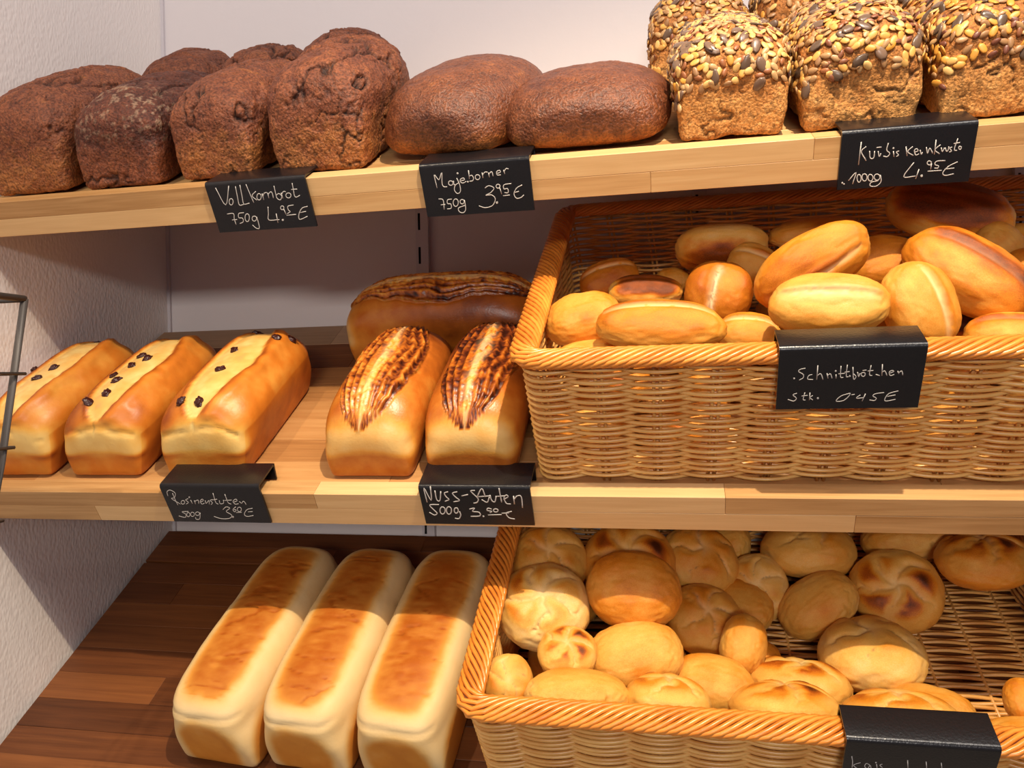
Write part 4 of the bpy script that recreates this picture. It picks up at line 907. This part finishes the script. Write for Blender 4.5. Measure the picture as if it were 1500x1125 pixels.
# ------------------------------------------------------------------ price tags
STROKES = {'vol':[[(3200,49),(3255,-140),(3356,57)],[(3343,-77),(3353,-92),(3348,-119),(3331,-140),(3312,-144),(3303,-127),(3309,-100),(3327,-80),(3346,-78)],[(3429,47),(3416,-68),(3410,-150),(3458,-149)],[(3483,58),(3470,-62),(3464,-144),(3529,-139)],[(3553,59),(3566,-39),(3581,-138)],[(3639,-21),(3584,-65),(3625,-116)],[(3673,-47),(3685,-62),(3680,-88),(3663,-110),(3643,-113),(3632,-96),(3638,-70),(3656,-49),(3676,-48)],[(3702,-49),(3702,-117)],[(3702,-78),(3729,-46),(3759,-43)],[(3766,-44),(3764,-102)],[(3767,-63),(3804,-37),(3816,-57),(3814,-105)],[(3857,21),(3853,-60),(3854,-108),(3884,-129),(3912,-93),(3888,-62),(3853,-79)],[(3916,-55),(3918,-117)],[(3916,-74),(3944,-45),(3969,-49)],[(4000,-63),(4015,-75),(4014,-96),(3997,-112),(3974,-114),(3960,-100),(3963,-80),(3981,-65),(4003,-64)],[(4064,35),(4059,-36),(4053,-93),(4067,-113),(4113,-97)],[(4035,-30),(4101,-30)],[(3238,-238),(3312,-238),(3303,-297),(3305,-358)],[(3274,-306),(3333,-304)],[(3435,-236),(3375,-242),(3360,-286),(3400,-294),(3396,-334),(3350,-351)],[(3474,-250),(3484,-269),(3477,-302),(3458,-330),(3437,-334),(3427,-313),(3435,-280),(3456,-254),(3476,-252)],[(3546,-281),(3560,-293),(3557,-314),(3540,-331),(3519,-334),(3507,-320),(3511,-299),(3528,-283),(3549,-282)],[(3565,-290),(3566,-355),(3558,-415),(3522,-412),(3491,-375)],[(3726,-192),(3709,-264),(3694,-333),(3813,-336)],[(3796,-270),(3788,-369)],[(3854,-336),(3858,-339),(3857,-345),(3853,-349),(3847,-349),(3843,-346),(3844,-341),(3849,-337),(3855,-337)],[(3891,-193),(3900,-203),(3899,-219),(3887,-232),(3872,-234),(3863,-224),(3866,-207),(3878,-195),(3893,-194)],[(3894,-227),(3905,-287)],[(4015,-192),(3950,-202),(3944,-241),(3959,-261),(3918,-280)],[(3907,-297),(4017,-293)],[(4166,-217),(4101,-232),(4047,-296),(4042,-350),(4137,-322)],[(4067,-278),(4135,-268)]],'maj':[[(5582,-126),(5575,6),(5614,-46),(5654,23),(5640,-85),(5654,-118),(5686,-120)],[(5737,-65),(5750,-75),(5751,-93),(5738,-107),(5720,-108),(5707,-97),(5708,-79),(5721,-66),(5739,-66)],[(5760,-66),(5759,-103),(5772,-108)],[(5797,-42),(5817,-116),(5812,-180),(5777,-195),(5755,-157),(5771,-113),(5812,-88)],[(5815,9),(5818,6),(5818,2),(5815,-1),(5811,-1),(5808,1),(5808,6),(5811,9),(5816,9)],[(5834,-72),(5872,-65),(5865,-47),(5836,-54),(5828,-80),(5853,-96),(5888,-80)],[(5905,-81),(5908,-84),(5908,-87),(5906,-90),(5902,-90),(5899,-88),(5899,-84),(5902,-82),(5906,-82)],[(5927,25),(5923,-60)],[(5927,-33),(5951,-26),(5966,-54),(5952,-80),(5920,-82)],[(6015,-24),(6029,-36),(6030,-55),(6017,-70),(5999,-72),(5986,-60),(5986,-40),(5999,-26),(6018,-25)],[(6059,-7),(6061,-61)],[(6061,-30),(6087,-5),(6114,-7)],[(6122,-12),(6125,-57)],[(6125,-26),(6155,-6),(6163,-51)],[(6202,-27),(6240,-17),(6233,2),(6205,-9),(6205,-41),(6241,-43)],[(6274,3),(6282,-37)],[(6276,-15),(6302,14),(6324,8)],[(5577,-237),(5622,-250),(5617,-348)],[(5590,-299),(5637,-297)],[(5712,-247),(5669,-253),(5662,-290),(5694,-297),(5692,-339),(5648,-345)],[(5759,-248),(5773,-266),(5772,-296),(5757,-320),(5736,-324),(5722,-305),(5724,-275),(5741,-252),(5761,-250)],[(5822,-259),(5834,-270),(5834,-288),(5823,-302),(5807,-304),(5795,-292),(5796,-274),(5808,-261),(5824,-260)],[(5841,-265),(5840,-358),(5811,-394),(5771,-382),(5767,-344),(5812,-328),(5842,-321)],[(6065,-161),(6109,-141),(6156,-168),(6118,-210),(6064,-234),(6124,-234),(6155,-277),(6119,-340),(6042,-358),(5980,-335)],[(6169,-308),(6174,-311),(6174,-317),(6170,-321),(6164,-322),(6160,-318),(6160,-313),(6164,-308),(6170,-308)],[(6205,-133),(6217,-143),(6218,-158),(6208,-170),(6192,-171),(6181,-161),(6181,-146),(6192,-135),(6207,-134)],[(6212,-158),(6226,-232)],[(6334,-135),(6260,-143),(6255,-184),(6291,-182),(6291,-223),(6255,-220)],[(6237,-251),(6306,-247)],[(6440,-156),(6382,-184),(6349,-236),(6366,-283),(6412,-281),(6446,-256)],[(6350,-227),(6401,-217)]],'kue':[[(9516,7),(9513,-195)],[(9561,-37),(9525,-79),(9574,-164)],[(9594,-79),(9605,-141),(9634,-143),(9636,-83)],[(9647,-54),(9689,-52)],[(9665,-85),(9680,-136),(9691,-107)],[(9742,-22),(9735,-81),(9764,-113),(9746,-142),(9713,-134)],[(9792,-95),(9803,-146)],[(9790,-66),(9792,-68),(9793,-71),(9792,-74),(9789,-74),(9786,-72),(9786,-69),(9787,-66),(9790,-66)],[(9840,-99),(9817,-107),(9839,-134),(9822,-146)],[(9891,-63),(9911,-149)],[(9947,-68),(9911,-110),(9962,-148)],[(9967,-119),(9994,-111),(9982,-90),(9965,-104),(9980,-145),(10007,-137)],[(10011,-103),(10026,-144),(10033,-124)],[(10059,-82),(10076,-138),(10088,-94),(10118,-141)],[(10129,-24),(10133,-152)],[(10172,-71),(10132,-112),(10175,-150)],[(10180,-96),(10195,-132),(10208,-99)],[(10213,-99),(10226,-130),(10239,-126),(10241,-91)],[(10269,-99),(10250,-107),(10268,-133),(10251,-141)],[(10303,-28),(10289,-120),(10313,-132)],[(10276,-70),(10325,-64)],[(10332,-97),(10340,-103),(10343,-114),(10340,-123),(10332,-124),(10325,-117),(10322,-106),(10326,-98),(10333,-97)],[(9391,-347),(9393,-349),(9394,-352),(9393,-355),(9390,-355),(9387,-353),(9387,-350),(9388,-347),(9391,-347)],[(9406,-360),(9408,-361),(9409,-364),(9408,-365),(9406,-366),(9404,-364),(9403,-362),(9404,-360),(9407,-360)],[(9442,-334),(9498,-265),(9479,-368)],[(9529,-284),(9542,-300),(9548,-328),(9542,-351),(9529,-355),(9517,-337),(9512,-309),(9518,-287),(9531,-285)],[(9576,-282),(9591,-297),(9597,-323),(9590,-344),(9574,-347),(9559,-330),(9554,-304),(9562,-285),(9578,-283)],[(9626,-291),(9642,-305),(9648,-329),(9640,-349),(9625,-352),(9610,-336),(9605,-312),(9613,-293),(9629,-292)],[(9682,-292),(9700,-305),(9706,-328),(9697,-346),(9679,-348),(9663,-334),(9657,-311),(9667,-294),(9685,-293)],[(9708,-302),(9720,-365),(9681,-404),(9632,-395),(9638,-364),(9695,-354)],[(9975,-210),(9906,-332),(10005,-334)],[(10025,-274),(10009,-360)],[(10055,-329),(10060,-332),(10062,-338),(10060,-342),(10055,-343),(10050,-339),(10049,-333),(10051,-329),(10056,-329)],[(10103,-207),(10115,-215),(10119,-229),(10114,-241),(10101,-242),(10089,-233),(10085,-219),(10092,-208),(10105,-207)],[(10122,-231),(10122,-282)],[(10230,-214),(10161,-214),(10151,-243),(10181,-256),(10179,-276),(10151,-274)],[(10099,-298),(10215,-299)],[(10333,-232),(10265,-267),(10227,-320),(10250,-347),(10318,-337)],[(10237,-290),(10314,-286)]],'sch':[[(8808,1314),(8811,1312),(8812,1309),(8810,1306),(8807,1306),(8805,1308),(8805,1311),(8806,1314),(8809,1314)],[(8890,1404),(8851,1395),(8839,1374),(8876,1346),(8878,1314),(8849,1293)],[(8946,1344),(8921,1334),(8914,1302),(8956,1296)],[(8983,1428),(8985,1295)],[(8986,1333),(9011,1348),(9033,1294)],[(9059,1352),(9071,1304)],[(9065,1331),(9085,1346),(9102,1303)],[(9129,1340),(9132,1302)],[(9124,1376),(9126,1374),(9127,1371),(9126,1368),(9123,1367),(9121,1369),(9120,1373),(9121,1375),(9124,1376)],[(9160,1418),(9165,1317),(9187,1311)],[(9146,1344),(9197,1348)],[(9207,1427),(9208,1322),(9226,1316)],[(9192,1359),(9230,1363)],[(9236,1325),(9238,1323),(9239,1320),(9238,1317),(9235,1317),(9233,1319),(9232,1322),(9233,1325),(9236,1325)],[(9251,1405),(9266,1293),(9283,1314),(9262,1341)],[(9290,1357),(9303,1314),(9311,1345)],[(9336,1353),(9347,1345),(9350,1330),(9345,1318),(9333,1316),(9323,1325),(9320,1339),(9326,1351),(9337,1352)],[(9327,1371),(9356,1374)],[(9386,1417),(9382,1333),(9404,1322)],[(9366,1365),(9408,1369)],[(9429,1332),(9460,1320)],[(9469,1425),(9477,1320)],[(9477,1352),(9493,1362),(9515,1319)],[(9533,1340),(9561,1355),(9547,1365),(9528,1350),(9540,1318),(9568,1328)],[(9590,1359),(9601,1333)],[(9600,1343),(9619,1358),(9632,1321)],[(8839,1167),(8809,1151),(8838,1117),(8817,1090),(8771,1108)],[(8901,1172),(8892,1105),(8911,1099)],[(8877,1139),(8925,1144)],[(8941,1171),(8942,1099)],[(8965,1143),(8945,1121),(8969,1098)],[(9008,1120),(9011,1117),(9012,1113),(9010,1110),(9007,1109),(9004,1111),(9003,1116),(9005,1119),(9008,1120)],[(9253,1159),(9186,1133),(9151,1084),(9208,1088),(9247,1132),(9253,1159)],[(9264,1142),(9289,1147)],[(9333,1141),(9306,1109),(9362,1113)],[(9371,1151),(9353,1080)],[(9512,1159),(9449,1149),(9430,1128),(9458,1106),(9447,1084),(9408,1090)],[(9617,1173),(9548,1147),(9524,1093),(9539,1077),(9605,1092)],[(9538,1120),(9600,1135)]],'ros':[[(2659,89),(2658,3),(2663,-71)],[(2591,52),(2601,107),(2648,131),(2691,89),(2657,28),(2620,15),(2700,-58)],[(2749,-8),(2759,-18),(2756,-37),(2740,-53),(2722,-57),(2713,-46),(2718,-27),(2734,-11),(2751,-9)],[(2814,17),(2780,-1),(2801,-32),(2765,-57)],[(2839,-1),(2843,-50)],[(2840,42),(2842,40),(2842,35),(2838,31),(2833,30),(2831,33),(2832,38),(2836,41),(2840,42)],[(2880,-6),(2878,-56)],[(2881,-19),(2925,0),(2918,-49)],[(2941,-30),(2987,-5),(2977,13),(2945,-18),(2953,-54),(2984,-42)],[(3008,-5),(3005,-44),(3051,-4),(3039,-53)],[(3097,9),(3066,-4),(3082,-34),(3058,-59)],[(3132,94),(3122,-28),(3145,-52)],[(3090,2),(3152,15)],[(3172,-3),(3168,-45),(3207,-39),(3222,4)],[(3264,83),(3264,-26),(3293,-50)],[(3230,-2),(3316,5)],[(3322,-25),(3375,-6),(3367,18),(3326,-13),(3340,-49),(3379,-43)],[(3399,-12),(3417,-36),(3441,-11),(3455,-17),(3464,-54)],[(2755,-157),(2677,-164),(2709,-195),(2687,-240),(2617,-222)],[(2753,-171),(2761,-184),(2756,-207),(2740,-226),(2724,-231),(2716,-217),(2723,-194),(2739,-175),(2755,-172)],[(2804,-166),(2814,-179),(2809,-202),(2792,-222),(2774,-226),(2765,-212),(2771,-189),(2788,-170),(2806,-167)],[(2865,-162),(2877,-172),(2874,-191),(2858,-208),(2838,-211),(2827,-200),(2832,-180),(2849,-165),(2868,-162)],[(2889,-173),(2854,-256),(2809,-263),(2812,-238)],[(3173,-125),(3222,-88),(3259,-106),(3202,-150),(3249,-198),(3213,-243),(3114,-251),(3034,-221)],[(3260,-215),(3264,-218),(3263,-225),(3258,-231),(3252,-232),(3248,-228),(3250,-221),(3255,-216),(3261,-215)],[(3333,-86),(3289,-124),(3300,-154),(3324,-129),(3300,-123)],[(3378,-89),(3389,-102),(3385,-126),(3368,-146),(3349,-150),(3339,-136),(3344,-112),(3361,-93),(3380,-90)],[(3313,-163),(3377,-159)],[(3521,-102),(3453,-121),(3401,-183),(3423,-214),(3500,-200)],[(3453,-152),(3507,-147)]],'nus':[[(5441,2),(5440,179),(5487,26),(5509,202)],[(5546,151),(5545,38),(5576,27),(5604,141)],[(5677,136),(5637,119),(5648,73),(5670,40),(5625,16)],[(5769,137),(5720,119),(5740,74),(5775,29),(5712,12)],[(5806,86),(5873,104)],[(5949,155),(5907,149),(5928,110),(5966,54),(5950,9),(5912,-3)],[(5960,77),(6020,178),(6041,78)],[(5969,77),(6088,90)],[(6000,44),(6050,10),(6082,78)],[(6090,101),(6099,34),(6128,17),(6151,90)],[(6190,185),(6192,91),(6195,12)],[(6159,85),(6232,91)],[(6217,46),(6266,80),(6251,102),(6225,69),(6238,1),(6282,-9)],[(6321,92),(6318,-9)],[(6320,47),(6357,92),(6395,82),(6393,-53)],[(5557,-25),(5463,-32),(5490,-89),(5519,-136),(5487,-160),(5441,-125)],[(5594,-54),(5608,-73),(5606,-109),(5589,-139),(5568,-145),(5555,-124),(5558,-88),(5576,-59),(5597,-55)],[(5660,-51),(5673,-71),(5671,-108),(5655,-140),(5633,-146),(5621,-124),(5624,-87),(5642,-56),(5662,-52)],[(5731,-63),(5742,-78),(5741,-104),(5728,-127),(5712,-132),(5702,-116),(5704,-89),(5717,-67),(5733,-64)],[(5753,-109),(5759,-155),(5733,-202),(5692,-197)],[(5859,-78),(5912,-66),(5887,-106),(5950,-117),(5952,-163),(5859,-171)],[(5990,-164),(5992,-166),(5992,-169),(5990,-172),(5987,-173),(5985,-171),(5985,-167),(5987,-164),(5990,-164)],[(6084,-75),(6049,-64),(6036,-92),(6080,-103),(6059,-121)],[(6129,-71),(6143,-79),(6144,-95),(6133,-108),(6115,-111),(6102,-102),(6101,-86),(6114,-73),(6132,-71)],[(6037,-150),(6175,-142)],[(6280,-100),(6223,-124),(6243,-181),(6300,-197)],[(6177,-125),(6250,-121)]],'kai':[[(9186,1388),(9199,1320),(9203,1241)],[(9260,1315),(9211,1274),(9261,1217)],[(9334,1290),(9305,1310),(9296,1269),(9321,1241),(9334,1290),(9348,1244)],[(9381,1312),(9392,1250)],[(9374,1336),(9377,1333),(9378,1329),(9377,1325),(9374,1323),(9372,1326),(9371,1331),(9372,1335),(9374,1335)],[(9424,1317),(9408,1299),(9429,1271)],[(9603,1390),(9620,1280)],[(9739,1388),(9756,1298)],[(9849,1387),(9865,1312)]]}

def catmull(pts, sub=4):
    P = np.array(pts, float)
    if len(P) < 3: return P
    Q = np.vstack([2 * P[0] - P[1], P, 2 * P[-1] - P[-2]]); out = []
    for i in range(1, len(Q) - 2):
        for t_ in np.linspace(0, 1, sub, endpoint=False):
            a, b, c, d = Q[i - 1], Q[i], Q[i + 1], Q[i + 2]
            out.append(0.5 * ((2 * b) + (c - a) * t_ + (2 * a - 5 * b + 4 * c - d) * t_ ** 2 + (3 * b - a - 3 * c + d) * t_ ** 3))
    out.append(P[-1]); return np.array(out)
def price_tag(key, label, i, x0, x1, ntop, nbot, vf, vb, nb_leg, vleg, sw=0.00042, chalk=None):
    """bent acrylic sheet: front panel in the plane v=vf, flap on top back to vb, short leg down behind"""
    t = thing('price_tag', label, 'price tag', frame(i, (x0 + x1) / 2, vf, nbot), 'black chalk price tags')
    th = 0.0022; W = (x1 - x0) / 2; h = ntop - nbot
    # centre line profile (y, z) with a rounded bend
    prof = [(0, 0), (0, h - 0.004)]
    for a in range(1, 6):
        an = math.radians(a * 90 / 5); prof.append((0.004 - 0.004 * math.cos(an), h - 0.004 + 0.004 * math.sin(an)))
    yb = vb - vf
    prof += [(yb - 0.002, h), (yb - 0.0005, h - 0.0006), (yb + (vleg - vb), nb_leg - nbot)]
    pr = np.array(prof); T = np.gradient(pr, axis=0); T /= np.linalg.norm(T, axis=1)[:, None]; Nn = np.stack([-T[:, 1], T[:, 0]], -1)
    o_, i_ = pr + Nn * 0.0, pr - Nn * th
    n = len(pr); V = []; 
    for (yy, zz) in o_: V += [(-W, yy, zz), (W, yy, zz)]
    for (yy, zz) in i_: V += [(-W, yy, zz), (W, yy, zz)]
    F = []
    for k in range(n - 1):
        a = 2 * k; F.append((a, a + 1, a + 3, a + 2)); c = 2 * n + 2 * k; F.append((c, c + 2, c + 3, c + 1))
        F.append((a, a + 2, c + 2, c)); F.append((a + 1, c + 1, c + 3, a + 3))
    F.append((0, 2 * n, 2 * n + 1, 1)); e = 2 * (n - 1); F.append((e, e + 1, e + 1 + 2 * n, e + 2 * n))
    # rounded lower corners
    me = mk('bent_sheet', V, F, False)
    for p_ in me.polygons: p_.use_smooth = abs(p_.normal.x) < 0.5
    me.set_sharp_from_angle(angle=math.radians(35)) if hasattr(me, 'set_sharp_from_angle') else None
    mesh_obj('bent_sheet', me, t, M['tag'])
    mb = MB(); cx = (x0 + x1) / 2
    for st in STROKES[key]:
        P = catmull([((x * 1e-4) - cx, (nn * 1e-4) - nbot) for x, nn in st])
        P = P[(P[:, 1] > 0.001)]
        if len(P) < 2: continue
        Q = np.column_stack([P[:, 0], np.full(len(P), -0.00012), P[:, 1]])
        mb.tube(Q, sw, 6, rz=sw, up=(0, 1, 0.01))
    me = mb.mesh('chalk_lettering')
    co = np.empty(len(me.vertices) * 3, dtype=np.float32); me.vertices.foreach_get('co', co); co = co.reshape(-1, 3); co[:, 1] = -0.00012 + (co[:, 1] + 0.00012) * 0.35
    me.vertices.foreach_set('co', co.ravel()); me.update()
    mesh_obj('chalk_lettering', me, t, chalk or M['chalk'])
price_tag('vol', 'black chalk price tag under the box shaped rye loaves, 4.95 euro for 750 g', 0, 0.3085, 0.4215, 0.0105, -0.0435, -0.0035, 0.040, 0.0012, 0.037)
price_tag('maj', 'black chalk price tag under the rounded rye loaves, 3.95 euro for 750 g', 0, 0.543, 0.6535, 0.0115, -0.0415, -0.0035, 0.040, 0.0012, 0.037)
price_tag('kue', 'black chalk price tag under the seeded loaves, 4.95 euro for 1000 g', 0, 0.935, 1.0450, 0.0115, -0.0415, -0.0035, 0.040, 0.0012, 0.037)
price_tag('ros', 'black chalk price tag under the raisin loaves, 3.60 euro for 500 g', 1, 0.2535, 0.3675, 0.0195, -0.0300, -0.0035, 0.036, 0.0012, 0.032, 0.00036)
price_tag('nus', 'black chalk price tag under the nut loaves, bold writing, 500 g', 1, 0.5380, 0.6490, 0.0200, -0.0275, -0.0035, 0.036, 0.0012, 0.032, 0.0006)
price_tag('sch', 'black chalk price tag hooked on the upper wicker basket, 0.45 euro each', 1, 0.8680, 0.9785, 0.1600, 0.1010, 0.0010, 0.034, 0.138, 0.0345, 0.00036)
price_tag('kai', 'black chalk price tag on the lower wicker basket, cut by the bottom picture edge', 2, 0.9130, 1.0250, 0.1600, 0.1010, 0.0010, 0.034, 0.138, 0.0345, 0.00036)

# ------------------------------------------------------------------ wire stand at the left edge
t = thing('wire_bread_stand', 'dark grey wire stand at the left picture edge in front of the raisin loaves', 'wire stand', Matrix.Translation((0.11, -0.65, -1.35)))
zt = 1.35 + 0.044; 
def corner(fx, fy, z):   # taper: narrower towards the floor
    k = 1 - 0.2 * (zt - z)
    lean = 0.027 * min(zt - z, 0.30) / 0.138
    return (fx * (0.097 - lean), 0.15 * fy, z)
mb = MB(); C4 = [corner(a, b, zt) for a, b in ((-1, -1), (1, -1), (1, 1), (-1, 1))]
for k in range(4):
    P0, P1 = np.array(C4[k]), np.array(C4[(k + 1) % 4]); mb.tube([P0, (P0 + P1) / 2, P1], 0.0032, 8)
mb.build('top_frame', M['metal'], t)
for a, b in ((-1, -1), (1, -1), (1, 1), (-1, 1)):
    mb = MB(); P0 = np.array(corner(a, b, zt)); Pm = np.array(corner(a, b, zt - 0.30)); P1 = np.array(corner(a, b, 0.0)); mb.tube([P0, (P0 + Pm) / 2, Pm, P1], 0.0032, 8); mb.build('leg', M['metal'], t)
for k in range(10):
    z = zt - 0.068 - 0.068 * k; mb = MB(); C = [corner(a, b, z) for a, b in ((-1, -1), (1, -1), (1, 1), (-1, 1))]
    C = [(x * 1.06, y * 1.05, z_) for x, y, z_ in C]
    for j in range(4):
        P0, P1 = np.array(C[j]), np.array(C[(j + 1) % 4]); mb.tube([P0, (P0 + P1) / 2, P1], 0.0017, 6)
    mb.build('wire_hoop', M['metal'], t)
